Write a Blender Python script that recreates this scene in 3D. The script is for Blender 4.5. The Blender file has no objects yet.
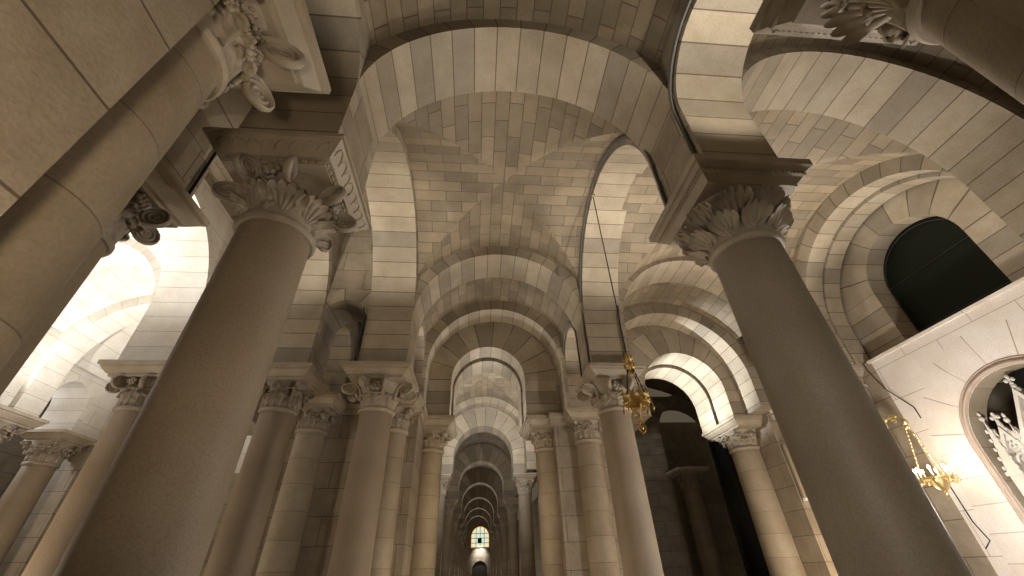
import bpy, bmesh, math, random
from mathutils import Vector, Matrix
random.seed(7)
S = 4.0            # one module (eye to abacus top) in metres
EYE = 1.6
sc = bpy.context.scene
col = sc.collection
PI = math.pi

# ------------------------------------------------------------------ camera
F_PX, PITCH, YAW, ROLL = 398.08, 0.620066, 0.096085, -0.033221
fwd0 = Vector((math.sin(YAW), math.cos(YAW), 0)); right = Vector((math.cos(YAW), -math.sin(YAW), 0))
fwd = math.cos(PITCH) * fwd0 + math.sin(PITCH) * Vector((0, 0, 1)); up = right.cross(fwd)
r2 = math.cos(ROLL) * right + math.sin(ROLL) * up
u2 = -math.sin(ROLL) * right + math.cos(ROLL) * up
cam = bpy.data.cameras.new('camera'); cam.sensor_fit = 'HORIZONTAL'; cam.sensor_width = 36
cam.lens = F_PX / 1024 * 36; cam.clip_start = 0.05; cam.clip_end = 300
co = bpy.data.objects.new('camera', cam); col.objects.link(co)
m = Matrix((r2, u2, -fwd)).transposed().to_4x4(); m.translation = (0, 0, EYE)
co.matrix_world = m
sc.camera = co

# ------------------------------------------------------------------ world, exposure
sc.view_settings.view_transform = 'Standard'
sc.view_settings.look = 'None'
sc.view_settings.gamma = 1
sc.view_settings.use_curve_mapping = False
sc.view_settings.exposure = 0.85
w = bpy.data.worlds.new('world'); sc.world = w; w.use_nodes = True
bg = w.node_tree.nodes['Background']
bg.inputs[0].default_value = (1.0, 0.80, 0.56, 1); bg.inputs[1].default_value = 0.05

def W(x, y, h):
    return Vector((x * S, y * S, EYE + h * S))

WARM = (1.0, 0.82, 0.60)
NEUT = (1.0, 0.92, 0.79)
COOL = (1.0, 0.985, 0.96)
def lamp(x, y, h, power, color=WARM, size=0.12, kind='POINT', rot=None, spot=None):
    l = bpy.data.lights.new('lamp_or_fill', kind); l.energy = power; l.color = color
    if kind == 'AREA':
        l.shape = 'DISK'; l.size = size
    else:
        l.shadow_soft_size = size
    if spot: l.spot_size = spot; l.spot_blend = 0.7
    o = bpy.data.objects.new('lamp_or_fill', l); col.objects.link(o); o.location = W(x, y, h)
    if rot is not None:
        d = (W(*rot) - W(x, y, h)).normalized()
        o.rotation_euler = d.to_track_quat('-Z', 'Y').to_euler()
    return o

# uplights lying on the abacus ledges, aimed across at the vaults: (x, y, aim x, aim y, power, colour)
UP = [
    # nave: from the far abaci back towards the viewer, so the arch faces stay in shade
    (-0.40, 2.18, 0.2, 1.15, 76, NEUT, 130), (0.66, 2.18, 0.05, 1.15, 76, NEUT, 130),
    (-0.40, 2.86, 0.2, 2.45, 55, NEUT, 120), (0.58, 2.86, 0.0, 2.45, 45, NEUT, 120),
    (-0.40, 0.71, 0.1, 0.1, 30, NEUT, 120), (0.66, 0.71, 0.1, 0.1, 30, NEUT, 120),
    # soffits of the side arches
    (-0.57, 1.04, -0.57, 1.95, 270, NEUT, 50), (0.82, 1.04, 0.82, 1.95, 270, NEUT, 50),
    (-1.13, 1.04, -1.13, 1.95, 330, NEUT, 54), (0.82, 0.36, 0.82, 0.75, 110, NEUT, 100),
    (0.82, 2.53, 0.82, 2.8, 30, NEUT, 80), (-0.85, 3.8, -0.85, 4.3, 60, COOL, 120),  # last one added behind the small arch to brighten its end wall
    # right aisle
    (0.98, 2.18, 1.5, 1.0, 90, NEUT, 130), (2.10, 2.18, 1.4, 1.0, 430, NEUT, 130),
    (0.98, 2.84, 1.6, 2.45, 120, NEUT, 120),
    # left, the bright aisle
    (-1.29, 2.35, -1.6, 2.2, 60, NEUT, 120), (-2.05, 2.18, -2.7, 1.2, 350, COOL, 130), (-1.87, 1.04, -1.87, 1.9, 620, COOL, 70),
    (-3.17, 2.18, -2.5, 1.4, 350, COOL, 130), (-3.17, 1.0, -2.4, 2.0, 290, COOL, 110), (-2.05, 2.9, -3.0, 2.6, 420, COOL, 130),
    (-3.10, 2.6, -2.4, 3.3, 420, COOL, 120),
    # crossing beyond the narrow arch
    (-0.50, 4.0, 0.5, 4.9, 420, COOL, 130), (0.66, 4.0, -0.4, 4.9, 420, COOL, 130),
]
for (x, y, ax_, ay_, p, c, sp_) in UP:
    lamp(x, y, 1.03, p, c, 0.03, 'SPOT', (ax_, ay_, 1.85), math.radians(sp_))
lamp(1.43, 3.38, 1.0, 620, (0.95, 0.99, 1.0), 0.03, 'SPOT', (2.1, 3.38, 1.42), math.radians(96))
for (x, tx) in ((-0.18, 0.6), (0.34, -0.45)):
    lamp(x, 3.42, 1.02, 95, COOL, 0.02, 'SPOT', (tx, 3.30, 1.52), math.radians(108))
for k in range(6):
    lamp(-0.27, 5.45 + 2.0 * k, 1.03, 26, COOL, 0.03, 'SPOT', (0.4, 5.45 + 2.0 * k, 1.5), math.radians(150))
    lamp(0.43, 5.45 + 2.0 * k, 1.03, 26, COOL, 0.03, 'SPOT', (-0.2, 5.45 + 2.0 * k, 1.5), math.radians(150))
    lamp(0.08, 6.3 + 2.0 * k, 0.0, 42, WARM, 0.1)  # added fill in each corridor bay, no fixture there
lamp(0.185, 17.12, 0.73, 150, COOL, 0.03, 'SPOT', (0.185, 17.4, 0.58), math.radians(100))
lamp(-3.95, 3.3, 1.1, 150, COOL, 0.1)  # added light beyond the outer small arch, to whiten it
# added fill lights without fixtures, low in the nave and aisles
lamp(0.10, 1.95, -0.38, 45, WARM, 0.3)
lamp(-0.14, -0.10, 0.0, 115, WARM, 0.2, 'SPOT', (-0.55, 0.35, 0.65), math.radians(115))
lamp(1.80, 1.45, 0.14, 330, (1.0, 0.95, 0.90), 0.2)
lamp(0.42, 0.30, -0.42, 70, NEUT, 0.1)
lamp(0.46, 0.08, 0.22, 70, NEUT, 0.1, 'SPOT', (0.80, 0.87, 0.30), math.radians(84))
lamp(-0.15, 0.38, -0.42, 42, NEUT, 0.1)
lamp(0.10, 0.90, -0.40, 330, WARM, 0.1, 'SPOT', (0.10, 1.90, 0.12), math.radians(66))
lamp(0.10, 2.00, -0.30, 300, WARM, 0.1, 'SPOT', (0.10, 3.00, 0.28), math.radians(48))
lamp(2.22, 2.55, -0.1, 150, WARM, 0.1)
lamp(1.45, 2.8, -0.38, 40, WARM, 0.1)
lamp(0.08, 2.80, -0.38, 70, WARM, 0.2)
lamp(-0.25, 2.75, -0.40, 30, WARM, 0.2)
lamp(-2.35, 1.65, -0.25, 230, WARM, 0.2)
lamp(-2.75, 2.6, -0.2, 90, WARM, 0.2)

# ------------------------------------------------------------------ materials
def principled(name, color, rough=0.6, metal=0.0, emit=None, es=0.0):
    mt = bpy.data.materials.new(name); mt.use_nodes = True
    b = mt.node_tree.nodes['Principled BSDF']
    b.inputs['Base Color'].default_value = (*color, 1); b.inputs['Roughness'].default_value = rough
    b.inputs['Metallic'].default_value = metal
    if emit:
        b.inputs['Emission Color'].default_value = (*emit, 1); b.inputs['Emission Strength'].default_value = es
    return mt

def stone(name, c1, c2, mortar, bw, rh, offset=0.5, ms=0.010, mottled=0.25, scale=0.9, rough=0.62, use_uv=True, bump=0.25):
    """ashlar: brick texture on metric UVs, mottled by noise"""
    mt = bpy.data.materials.new(name); mt.use_nodes = True
    nt = mt.node_tree; N = nt.nodes; L = nt.links
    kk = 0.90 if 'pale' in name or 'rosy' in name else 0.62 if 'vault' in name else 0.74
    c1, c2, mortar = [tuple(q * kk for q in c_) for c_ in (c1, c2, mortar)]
    b = N['Principled BSDF']; b.inputs['Roughness'].default_value = rough
    uv = N.new('ShaderNodeUVMap'); uv.uv_map = 'UVMap'
    br = N.new('ShaderNodeTexBrick'); br.offset = offset; br.offset_frequency = 2; br.squash = 1
    L.new(uv.outputs[0], br.inputs['Vector'])
    br.inputs['Color1'].default_value = (*c1, 1); br.inputs['Color2'].default_value = (*c2, 1)
    br.inputs['Mortar'].default_value = (*mortar, 1)
    br.inputs['Scale'].default_value = 1; br.inputs['Mortar Size'].default_value = ms
    br.inputs['Mortar Smooth'].default_value = 0.7
    br.inputs['Bias'].default_value = 0; br.inputs['Brick Width'].default_value = bw; br.inputs['Row Height'].default_value = rh
    tc = N.new('ShaderNodeTexCoord')
    no = N.new('ShaderNodeTexNoise'); no.inputs['Scale'].default_value = scale * 2; no.inputs['Detail'].default_value = 8
    no.inputs['Roughness'].default_value = 0.65
    L.new(tc.outputs['Object'], no.inputs['Vector'])
    rp = N.new('ShaderNodeValToRGB')
    rp.color_ramp.elements[0].position = 0.3; rp.color_ramp.elements[1].position = 0.7
    lo = 1 - mottled
    rp.color_ramp.elements[0].color = (lo, lo * 0.95, lo * 0.86, 1); rp.color_ramp.elements[1].color = (1, 1, 1, 1)
    L.new(no.outputs['Fac'], rp.inputs[0])
    n2 = N.new('ShaderNodeTexNoise'); n2.inputs['Scale'].default_value = 40; n2.inputs['Detail'].default_value = 3
    L.new(tc.outputs['Object'], n2.inputs['Vector'])
    r3 = N.new('ShaderNodeValToRGB'); r3.color_ramp.elements[0].position = 0.3; r3.color_ramp.elements[1].position = 0.6
    r3.color_ramp.elements[0].color = (0.86, 0.85, 0.83, 1); r3.color_ramp.elements[1].color = (1, 1, 1, 1)
    L.new(n2.outputs['Fac'], r3.inputs[0])
    mx = N.new('ShaderNodeMix'); mx.data_type = 'RGBA'; mx.blend_type = 'MULTIPLY'; mx.inputs[0].default_value = 1
    L.new(br.outputs['Color'], mx.inputs[6]); L.new(rp.outputs[0], mx.inputs[7])
    m3 = N.new('ShaderNodeMix'); m3.data_type = 'RGBA'; m3.blend_type = 'MULTIPLY'; m3.inputs[0].default_value = 1
    L.new(mx.outputs[2], m3.inputs[6]); L.new(r3.outputs[0], m3.inputs[7])
    L.new(m3.outputs[2], b.inputs['Base Color'])
    bp = N.new('ShaderNodeBump'); bp.inputs['Strength'].default_value = bump; bp.inputs['Distance'].default_value = 0.02
    ma = N.new('ShaderNodeMath'); ma.operation = 'MULTIPLY_ADD'; ma.inputs[1].default_value = -1.0
    L.new(br.outputs['Fac'], ma.inputs[0]); L.new(n2.outputs['Fac'], ma.inputs[2])
    L.new(ma.outputs[0], bp.inputs['Height']); L.new(bp.outputs[0], b.inputs['Normal'])
    return mt

def plain_stone(name, c, mottled=0.25, scale=1.5, speck=0.15, rough=0.6, speck_scale=60, bump=0.12):
    mt = bpy.data.materials.new(name); mt.use_nodes = True
    nt = mt.node_tree; N = nt.nodes; L = nt.links
    if 'marble' not in name: c = tuple(q * 0.80 for q in c)
    b = N['Principled BSDF']; b.inputs['Roughness'].default_value = rough
    tc = N.new('ShaderNodeTexCoord')
    no = N.new('ShaderNodeTexNoise'); no.inputs['Scale'].default_value = scale; no.inputs['Detail'].default_value = 8
    L.new(tc.outputs['Object'], no.inputs['Vector'])
    rp = N.new('ShaderNodeValToRGB'); rp.color_ramp.elements[0].position = 0.3; rp.color_ramp.elements[1].position = 0.7
    lo = 1 - mottled
    rp.color_ramp.elements[0].color = (c[0] * lo, c[1] * lo * 0.96, c[2] * lo * 0.9, 1); rp.color_ramp.elements[1].color = (*c, 1)
    L.new(no.outputs['Fac'], rp.inputs[0])
    n2 = N.new('ShaderNodeTexNoise'); n2.inputs['Scale'].default_value = speck_scale; n2.inputs['Detail'].default_value = 3
    L.new(tc.outputs['Object'], n2.inputs['Vector'])
    r3 = N.new('ShaderNodeValToRGB'); r3.color_ramp.elements[0].position = 0.35; r3.color_ramp.elements[1].position = 0.6
    k = 1 - speck
    r3.color_ramp.elements[0].color = (k, k, k, 1); r3.color_ramp.elements[1].color = (1, 1, 1, 1)
    L.new(n2.outputs['Fac'], r3.inputs[0])
    m3 = N.new('ShaderNodeMix'); m3.data_type = 'RGBA'; m3.blend_type = 'MULTIPLY'; m3.inputs[0].default_value = 1
    L.new(rp.outputs[0], m3.inputs[6]); L.new(r3.outputs[0], m3.inputs[7])
    L.new(m3.outputs[2], b.inputs['Base Color'])
    bp = N.new('ShaderNodeBump'); bp.inputs['Strength'].default_value = bump; bp.inputs['Distance'].default_value = 0.01
    L.new(n2.outputs['Fac'], bp.inputs['Height']); L.new(bp.outputs[0], b.inputs['Normal'])
    return mt

MORT = (0.17, 0.12, 0.075)
C_A, C_B = (0.60, 0.51, 0.385), (0.37, 0.32, 0.25)
M = {}
M['vous'] = stone('stone_voussoir', C_A, C_B, MORT, 60, 0.40, offset=0, ms=0.014)
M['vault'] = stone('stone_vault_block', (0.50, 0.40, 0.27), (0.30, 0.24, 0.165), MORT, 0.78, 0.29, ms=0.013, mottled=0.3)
M['wall'] = stone('stone_wall_ashlar', (0.50, 0.42, 0.32), (0.43, 0.355, 0.265), MORT, 1.25, 0.62, ms=0.012, mottled=0.38)
M['wallw'] = stone('stone_wall_lit_pale', (0.72, 0.68, 0.62), (0.66, 0.62, 0.56), (0.30, 0.23, 0.17), 1.6, 0.62, ms=0.008, mottled=0.15)  # ashlar whitened: the left aisle's strong light put into its colour
M['vousw'] = stone('stone_voussoir_lit_pale', (0.72, 0.68, 0.62), (0.64, 0.60, 0.54), (0.32, 0.26, 0.19), 60, 0.40, offset=0, ms=0.008, mottled=0.15)  # arch stones with the same aisle light in their colour
M['wallr'] = stone('stone_wall_lit_rosy', (0.84, 0.78, 0.73), (0.78, 0.71, 0.65), (0.42, 0.33, 0.27), 1.5, 0.75, ms=0.009, mottled=0.12)  # ashlar with the glare of lantern and floodlight put into its colour
M['vousr'] = stone('stone_voussoir_lit_rosy', (0.84, 0.78, 0.73), (0.78, 0.71, 0.65), (0.45, 0.36, 0.30), 60, 0.46, offset=0, ms=0.009, mottled=0.12)  # niche arch stones, lightened by that glare as well
M['drum'] = stone('stone_drum', (0.50, 0.42, 0.315), (0.43, 0.355, 0.26), (0.2, 0.145, 0.09), 60, 0.58, offset=0, ms=0.007)
M['drumdk'] = stone('stone_drum_dark', (0.44, 0.355, 0.25), (0.37, 0.295, 0.20), (0.2, 0.145, 0.09), 60, 0.62, offset=0, ms=0.007, mottled=0.35)  # drum stone in a darker, more mottled tone
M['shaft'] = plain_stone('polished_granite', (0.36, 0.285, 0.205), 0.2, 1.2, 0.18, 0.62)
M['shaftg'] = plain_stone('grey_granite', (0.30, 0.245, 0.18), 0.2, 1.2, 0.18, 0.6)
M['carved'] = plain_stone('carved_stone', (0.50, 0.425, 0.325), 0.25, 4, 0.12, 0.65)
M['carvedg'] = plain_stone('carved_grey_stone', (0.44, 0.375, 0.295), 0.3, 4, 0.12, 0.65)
M['abacus'] = plain_stone('abacus_stone', (0.50, 0.425, 0.325), 0.22, 3, 0.1, 0.6)
M['marble'] = plain_stone('white_marble', (0.50, 0.47, 0.42), 0.15, 3, 0.05, 0.45)
M['floor'] = stone('floor_slab', (0.34, 0.30, 0.25), (0.28, 0.25, 0.2), (0.1, 0.08, 0.06), 2.0, 2.0, offset=0, ms=0.01, rough=0.3)
M['gold'] = principled('gilded_brass', (0.50, 0.34, 0.12), 0.38, 1.0)
M['paleg'] = principled('pale_gilt', (0.68, 0.53, 0.27), 0.35, 1.0)
M['iron'] = principled('dark_iron', (0.035, 0.03, 0.025), 0.5, 0.6)
M['conduit'] = principled('grey_conduit', (0.17, 0.165, 0.155), 0.45, 0.3)
M['cable'] = principled('black_cable', (0.02, 0.02, 0.02), 0.6)
M['glass'] = principled('dark_leaded_glass', (0.010, 0.013, 0.009), 0.3)
M['glass'].node_tree.nodes['Principled BSDF'].inputs['Specular IOR Level'].default_value = 0.12
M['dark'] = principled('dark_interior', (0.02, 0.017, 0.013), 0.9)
M['wood'] = principled('dark_oak', (0.02, 0.014, 0.009), 0.6)
M['plastic'] = principled('white_plastic', (0.7, 0.68, 0.64), 0.5)
M['speaker'] = principled('beige_speaker_cloth', (0.30, 0.24, 0.17), 0.9)
M['flame'] = principled('lit_bulb', (1, 0.9, 0.7), 0.4, 0, (1.0, 0.78, 0.50), 22)
M['wax'] = principled('cream_candle', (0.8, 0.72, 0.55), 0.5)

# ------------------------------------------------------------------ mesh helpers
class MB:
    """collects faces (metres, world or local) with metric UVs"""
    def __init__(s): s.v = []; s.f = []; s.uv = []; s.mi = []; s.mats = []
    def mat(s, m):
        if m not in s.mats: s.mats.append(m)
        return s.mats.index(m)
    def face(s, pts, uvs, m, smooth=False):
        i = len(s.v); s.v += [tuple(p) for p in pts]
        s.f.append(tuple(range(i, i + len(pts)))); s.uv.append(uvs); s.mi.append((s.mat(m), smooth))
    def build(s, name, parent=None, loc=None, soft=False):
        me = bpy.data.meshes.new(name); me.from_pydata(s.v, [], s.f)
        ul = me.uv_layers.new(name='UVMap'); k = 0
        for uvs in s.uv:
            for q in uvs: ul.data[k].uv = q; k += 1
        for mt in s.mats: me.materials.append(mt)
        for p, (i, sm) in zip(me.polygons, s.mi): p.material_index = i; p.use_smooth = sm
        bm = bmesh.new(); bm.from_mesh(me); bmesh.ops.remove_doubles(bm, verts=bm.verts, dist=1e-4)
        bmesh.ops.recalc_face_normals(bm, faces=bm.faces)
        for e in bm.edges:
            if len(e.link_faces) == 2 and e.calc_face_angle(0.0) > (1.7 if soft else 0.75): e.smooth = False
        bm.to_mesh(me); bm.free()
        o = bpy.data.objects.new(name, me); col.objects.link(o)
        if parent: o.parent = parent
        if loc is not None: o.location = loc
        return o
    # module-unit helpers -------------------------------------------------
    def q(s, a, b, c, d, ua, ub, uc, ud, m, smooth=False):
        s.face([W(*a), W(*b), W(*c), W(*d)], [(k[0] * S, k[1] * S) for k in (ua, ub, uc, ud)], m, smooth)
    def box(s, x0, x1, y0, y1, z0, z1, m, off=0.0):
        P = lambda x, y, z: (x, y, z)
        for y in (y0, y1):
            s.q(P(x0, y, z0), P(x1, y, z0), P(x1, y, z1), P(x0, y, z1), (x0 + off, z0), (x1 + off, z0), (x1 + off, z1), (x0 + off, z1), m)
        for x in (x0, x1):
            s.q(P(x, y0, z0), P(x, y1, z0), P(x, y1, z1), P(x, y0, z1), (y0 + off, z0), (y1 + off, z0), (y1 + off, z1), (y0 + off, z1), m)
        for z in (z0, z1):
            s.q(P(x0, y0, z), P(x1, y0, z), P(x1, y1, z), P(x0, y1, z), (x0, y0 + off), (x1, y0 + off), (x1, y1 + off), (x0, y1 + off), m)

FLOORH = -EYE / S

def arch_plate(mb, axis, lo, hi, t0, t1, opens, zb, ztop, mw, mv, ring=0.05, n=28, ms=None):
    """wall slab along axis from lo to hi, thickness t0..t1; opens = [(centre, R, Rz, z0)] with jambs down to zb"""
    def P(a, t, z): return (a, t, z) if axis == 'x' else (t, a, z)
    cur = lo
    for (c, R, Rz, z0) in opens:
        w = ring
        a0, a1 = c - R - w, c + R + w
        a0 = max(a0, cur)
        for t in (t0, t1):
            if a0 > cur + 1e-6:
                mb.q(P(cur, t, zb), P(a0, t, zb), P(a0, t, ztop), P(cur, t, ztop), (cur, zb), (a0, zb), (a0, ztop), (cur, ztop), mw)
            # jamb faces of the ring
            for sgn in (-1, 1):
                b0, b1 = c + sgn * R, c + sgn * (R + w)
                if w > 0:
                    mb.q(P(b0, t, zb), P(b1, t, zb), P(b1, t, z0), P(b0, t, z0), (0.3, zb - z0), (0.3 + w, zb - z0), (0.3 + w, 0), (0.3, 0), mv)
            for k in range(n):
                th0, th1 = PI - PI * k / n, PI - PI * (k + 1) / n
                i0 = (c + R * math.cos(th0), z0 + Rz * math.sin(th0)); i1 = (c + R * math.cos(th1), z0 + Rz * math.sin(th1))
                e0 = (c + (R + w) * math.cos(th0), z0 + (Rz + w) * math.sin(th0)); e1 = (c + (R + w) * math.cos(th1), z0 + (Rz + w) * math.sin(th1))
                v0, v1 = R * (PI - th0), R * (PI - th1)
                if w > 0:
                    mb.q(P(i0[0], t, i0[1]), P(i1[0], t, i1[1]), P(e1[0], t, e1[1]), P(e0[0], t, e0[1]), (0.3, v0), (0.3, v1), (0.3 + w, v1), (0.3 + w, v0), mv)
                if max(e0[1], e1[1]) < ztop - 1e-4:
                    mb.q(P(e0[0], t, e0[1]), P(e1[0], t, e1[1]), P(e1[0], t, ztop), P(e0[0], t, ztop), (e0[0], e0[1]), (e1[0], e1[1]), (e1[0], ztop), (e0[0], ztop), mw)
        mface, mv = mv, (ms or mv)
        for sgn in (-1, 1):
            v0, v1 = (zb - z0, 0) if sgn < 0 else (PI * R + z0 - zb, PI * R)
            mb.q(P(c + sgn * R, t0, zb), P(c + sgn * R, t1, zb), P(c + sgn * R, t1, z0), P(c + sgn * R, t0, z0), (0.3, v0), (0.3 + t1 - t0, v0), (0.3 + t1 - t0, v1), (0.3, v1), mv)
        for k in range(n):
            th0, th1 = PI - PI * k / n, PI - PI * (k + 1) / n
            i0 = (c + R * math.cos(th0), z0 + Rz * math.sin(th0)); i1 = (c + R * math.cos(th1), z0 + Rz * math.sin(th1))
            v0, v1 = R * (PI - th0), R * (PI - th1)
            mb.q(P(i0[0], t0, i0[1]), P(i1[0], t0, i1[1]), P(i1[0], t1, i1[1]), P(i0[0], t1, i0[1]), (0.3, v0), (0.3, v1), (0.3 + t1 - t0, v1), (0.3 + t1 - t0, v0), mv, True)
        mv = mface
        cur = c + R + w
    if hi > cur + 1e-6:
        for t in (t0, t1):
            mb.q(P(cur, t, zb), P(hi, t, zb), P(hi, t, ztop), P(cur, t, ztop), (cur, zb), (hi, zb), (hi, ztop), (cur, ztop), mw)
    # undersides of the solid parts, ends
    cur = lo
    for (c, R, Rz, z0) in opens:
        if c - R > cur + 1e-6:
            mb.q(P(cur, t0, zb), P(c - R, t0, zb), P(c - R, t1, zb), P(cur, t1, zb), (cur, t0), (c - R, t0), (c - R, t1), (cur, t1), mw)
        cur = c + R
    if hi > cur + 1e-6:
        mb.q(P(cur, t0, zb), P(hi, t0, zb), P(hi, t1, zb), P(cur, t1, zb), (cur, t0), (hi, t0), (hi, t1), (cur, t1), mw)
    for a in (lo, hi):
        mb.q(P(a, t0, zb), P(a, t1, zb), P(a, t1, ztop), P(a, t0, ztop), (t0, zb), (t1, zb), (t1, ztop), (t0, ztop), mw)
    return mb

def barrel(mb, axis, c, R, Rz, z0, a, b, mt, n=32, voff=0.0, clip=0.0):
    """barrel vault running along axis from a to b, centred on c"""
    for k in range(n):
        th0, th1 = clip + (PI - 2 * clip) * k / n, clip + (PI - 2 * clip) * (k + 1) / n
        p0 = (c + R * math.cos(th0), z0 + Rz * math.sin(th0)); p1 = (c + R * math.cos(th1), z0 + Rz * math.sin(th1))
        def P(q, t): return (q[0], t, q[1]) if axis == 'y' else (t, q[0], q[1])
        v0, v1 = R * th0 + voff, R * th1 + voff
        mb.q(P(p0, a), P(p0, b), P(p1, b), P(p1, a), (a, v0), (b, v0), (b, v1), (a, v1), mt, True)

def groin(mb, xc, yc, ax, ay, z0, h, mt, n=32, ns=8):
    for k in range(n):
        for sgn in (-1, 1):
            for j in range(ns):
                # lune of the barrel running along y
                def py(th, s):
                    cx = math.cos(th); d = abs(cx) + (1 - abs(cx)) * s
                    return (xc + ax * cx, yc + sgn * ay * d, z0 + h * math.sin(th)), (ay * d + 0.11 * sgn, ax * th)
                def px(th, s):
                    cy = math.cos(th); d = abs(cy) + (1 - abs(cy)) * s
                    return (xc + sgn * ax * d, yc + ay * cy, z0 + h * math.sin(th)), (ax * d + 0.07 * sgn, ay * th)
                for fn in (py, px):
                    t0, t1 = PI * k / n, PI * (k + 1) / n; s0, s1 = j / ns, (j + 1) / ns
                    A, B, Cc, D = fn(t0, s0), fn(t0, s1), fn(t1, s1), fn(t1, s0)
                    mb.q(A[0], B[0], Cc[0], D[0], A[1], B[1], Cc[1], D[1], mt, True)

def structure(mb, name, label, cat):
    o = mb.build(name); o['kind'] = 'structure'; o['label'] = label; o['category'] = cat
    return o

def empty(name, loc, label, cat, group=None, rz=0.0, kind='thing'):
    o = bpy.data.objects.new(name, None); col.objects.link(o); o.location = loc; o.rotation_euler = (0, 0, rz)
    o.empty_display_size = 0.2
    o['label'] = label; o['category'] = cat; o['kind'] = kind
    if group: o['group'] = group
    return o

def tag(o, label, cat, group=None):
    o['label'] = label; o['category'] = cat; o['kind'] = 'thing'
    if group: o['group'] = group
    return o

def link(me, name, parent, loc=(0, 0, 0), rot=(0, 0, 0), scale=(1, 1, 1)):
    o = bpy.data.objects.new(name, me); col.objects.link(o); o.parent = parent
    o.location = loc; o.rotation_euler = rot; o.scale = scale
    return o

def lathe(prof, m, n=40, ua=0.0, flat=False):
    """prof = [(r, z)] metres, local"""
    mb = MB(); v = 0
    for (ra, za), (rb, zb) in zip(prof, prof[1:]):
        for k in range(n):
            t0, t1 = 2 * PI * k / n, 2 * PI * (k + 1) / n
            P = lambda r, z, t: (r * math.cos(t), r * math.sin(t), z)
            rr = max(ra, rb)
            mb.face([P(ra, za, t0), P(ra, za, t1), P(rb, zb, t1), P(rb, zb, t0)], [(0.5 + t0 * rr, za), (0.5 + t1 * rr, za), (0.5 + t1 * rr, zb), (0.5 + t0 * rr, zb)], m, not flat)
    return mb

def tube(mb, pts, r, m, n=8, flat=(1.0, 1.0), upv=None, caps=True):
    """swept tube through metric points; r scalar or list"""
    pts = [Vector(p) for p in pts]; rings = []
    prev = None
    for i, p in enumerate(pts):
        t = (pts[min(i + 1, len(pts) - 1)] - pts[max(i - 1, 0)]).normalized()
        if upv is not None: a = Vector(upv)
        elif prev is not None: a = prev
        else: a = Vector((0, 0, 1)) if abs(t.z) < 0.9 else Vector((1, 0, 0))
        a = (a - t * a.dot(t)).normalized(); b = t.cross(a); prev = a
        rr = r[i] if isinstance(r, (list, tuple)) else r
        rings.append([p + a * math.cos(2 * PI * k / n) * rr * flat[0] + b * math.sin(2 * PI * k / n) * rr * flat[1] for k in range(n)])
    for ra, rb in zip(rings, rings[1:]):
        for k in range(n):
            mb.face([ra[k], ra[(k + 1) % n], rb[(k + 1) % n], rb[k]], [(0, 0)] * 4, m, True)
    if caps:
        for rg in (rings[0], rings[-1]): mb.face(rg, [(0, 0)] * n, m)
    return mb

def lbox(mb, x0, x1, y0, y1, z0, z1, m):
    """metric local box"""
    v = [(x, y, z) for x in (x0, x1) for y in (y0, y1) for z in (z0, z1)]
    for f in ((0, 1, 3, 2), (4, 6, 7, 5), (0, 4, 5, 1), (2, 3, 7, 6), (0, 2, 6, 4), (1, 5, 7, 3)):
        p = [v[i] for i in f]
        mb.face(p, [(a[0] + a[1], a[2]) for a in p], m)
    return mb

def ball(mb, c, r, m, n=10, k=6, sz=1.0):
    c = Vector(c)
    for i in range(k):
        a0, a1 = -PI / 2 + PI * i / k, -PI / 2 + PI * (i + 1) / k
        for j in range(n):
            t0, t1 = 2 * PI * j / n, 2 * PI * (j + 1) / n
            P = lambda a, t: c + Vector((r * math.cos(a) * math.cos(t), r * math.cos(a) * math.sin(t), r * sz * math.sin(a)))
            if i == 0: pts = [P(a0, t0), P(a1, t1), P(a1, t0)]
            elif i == k - 1: pts = [P(a0, t0), P(a0, t1), P(a1, t0)]
            else: pts = [P(a0, t0), P(a0, t1), P(a1, t1), P(a1, t0)]
            mb.face(pts, [(0, 0)] * len(pts), m, True)
    return mb

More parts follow.
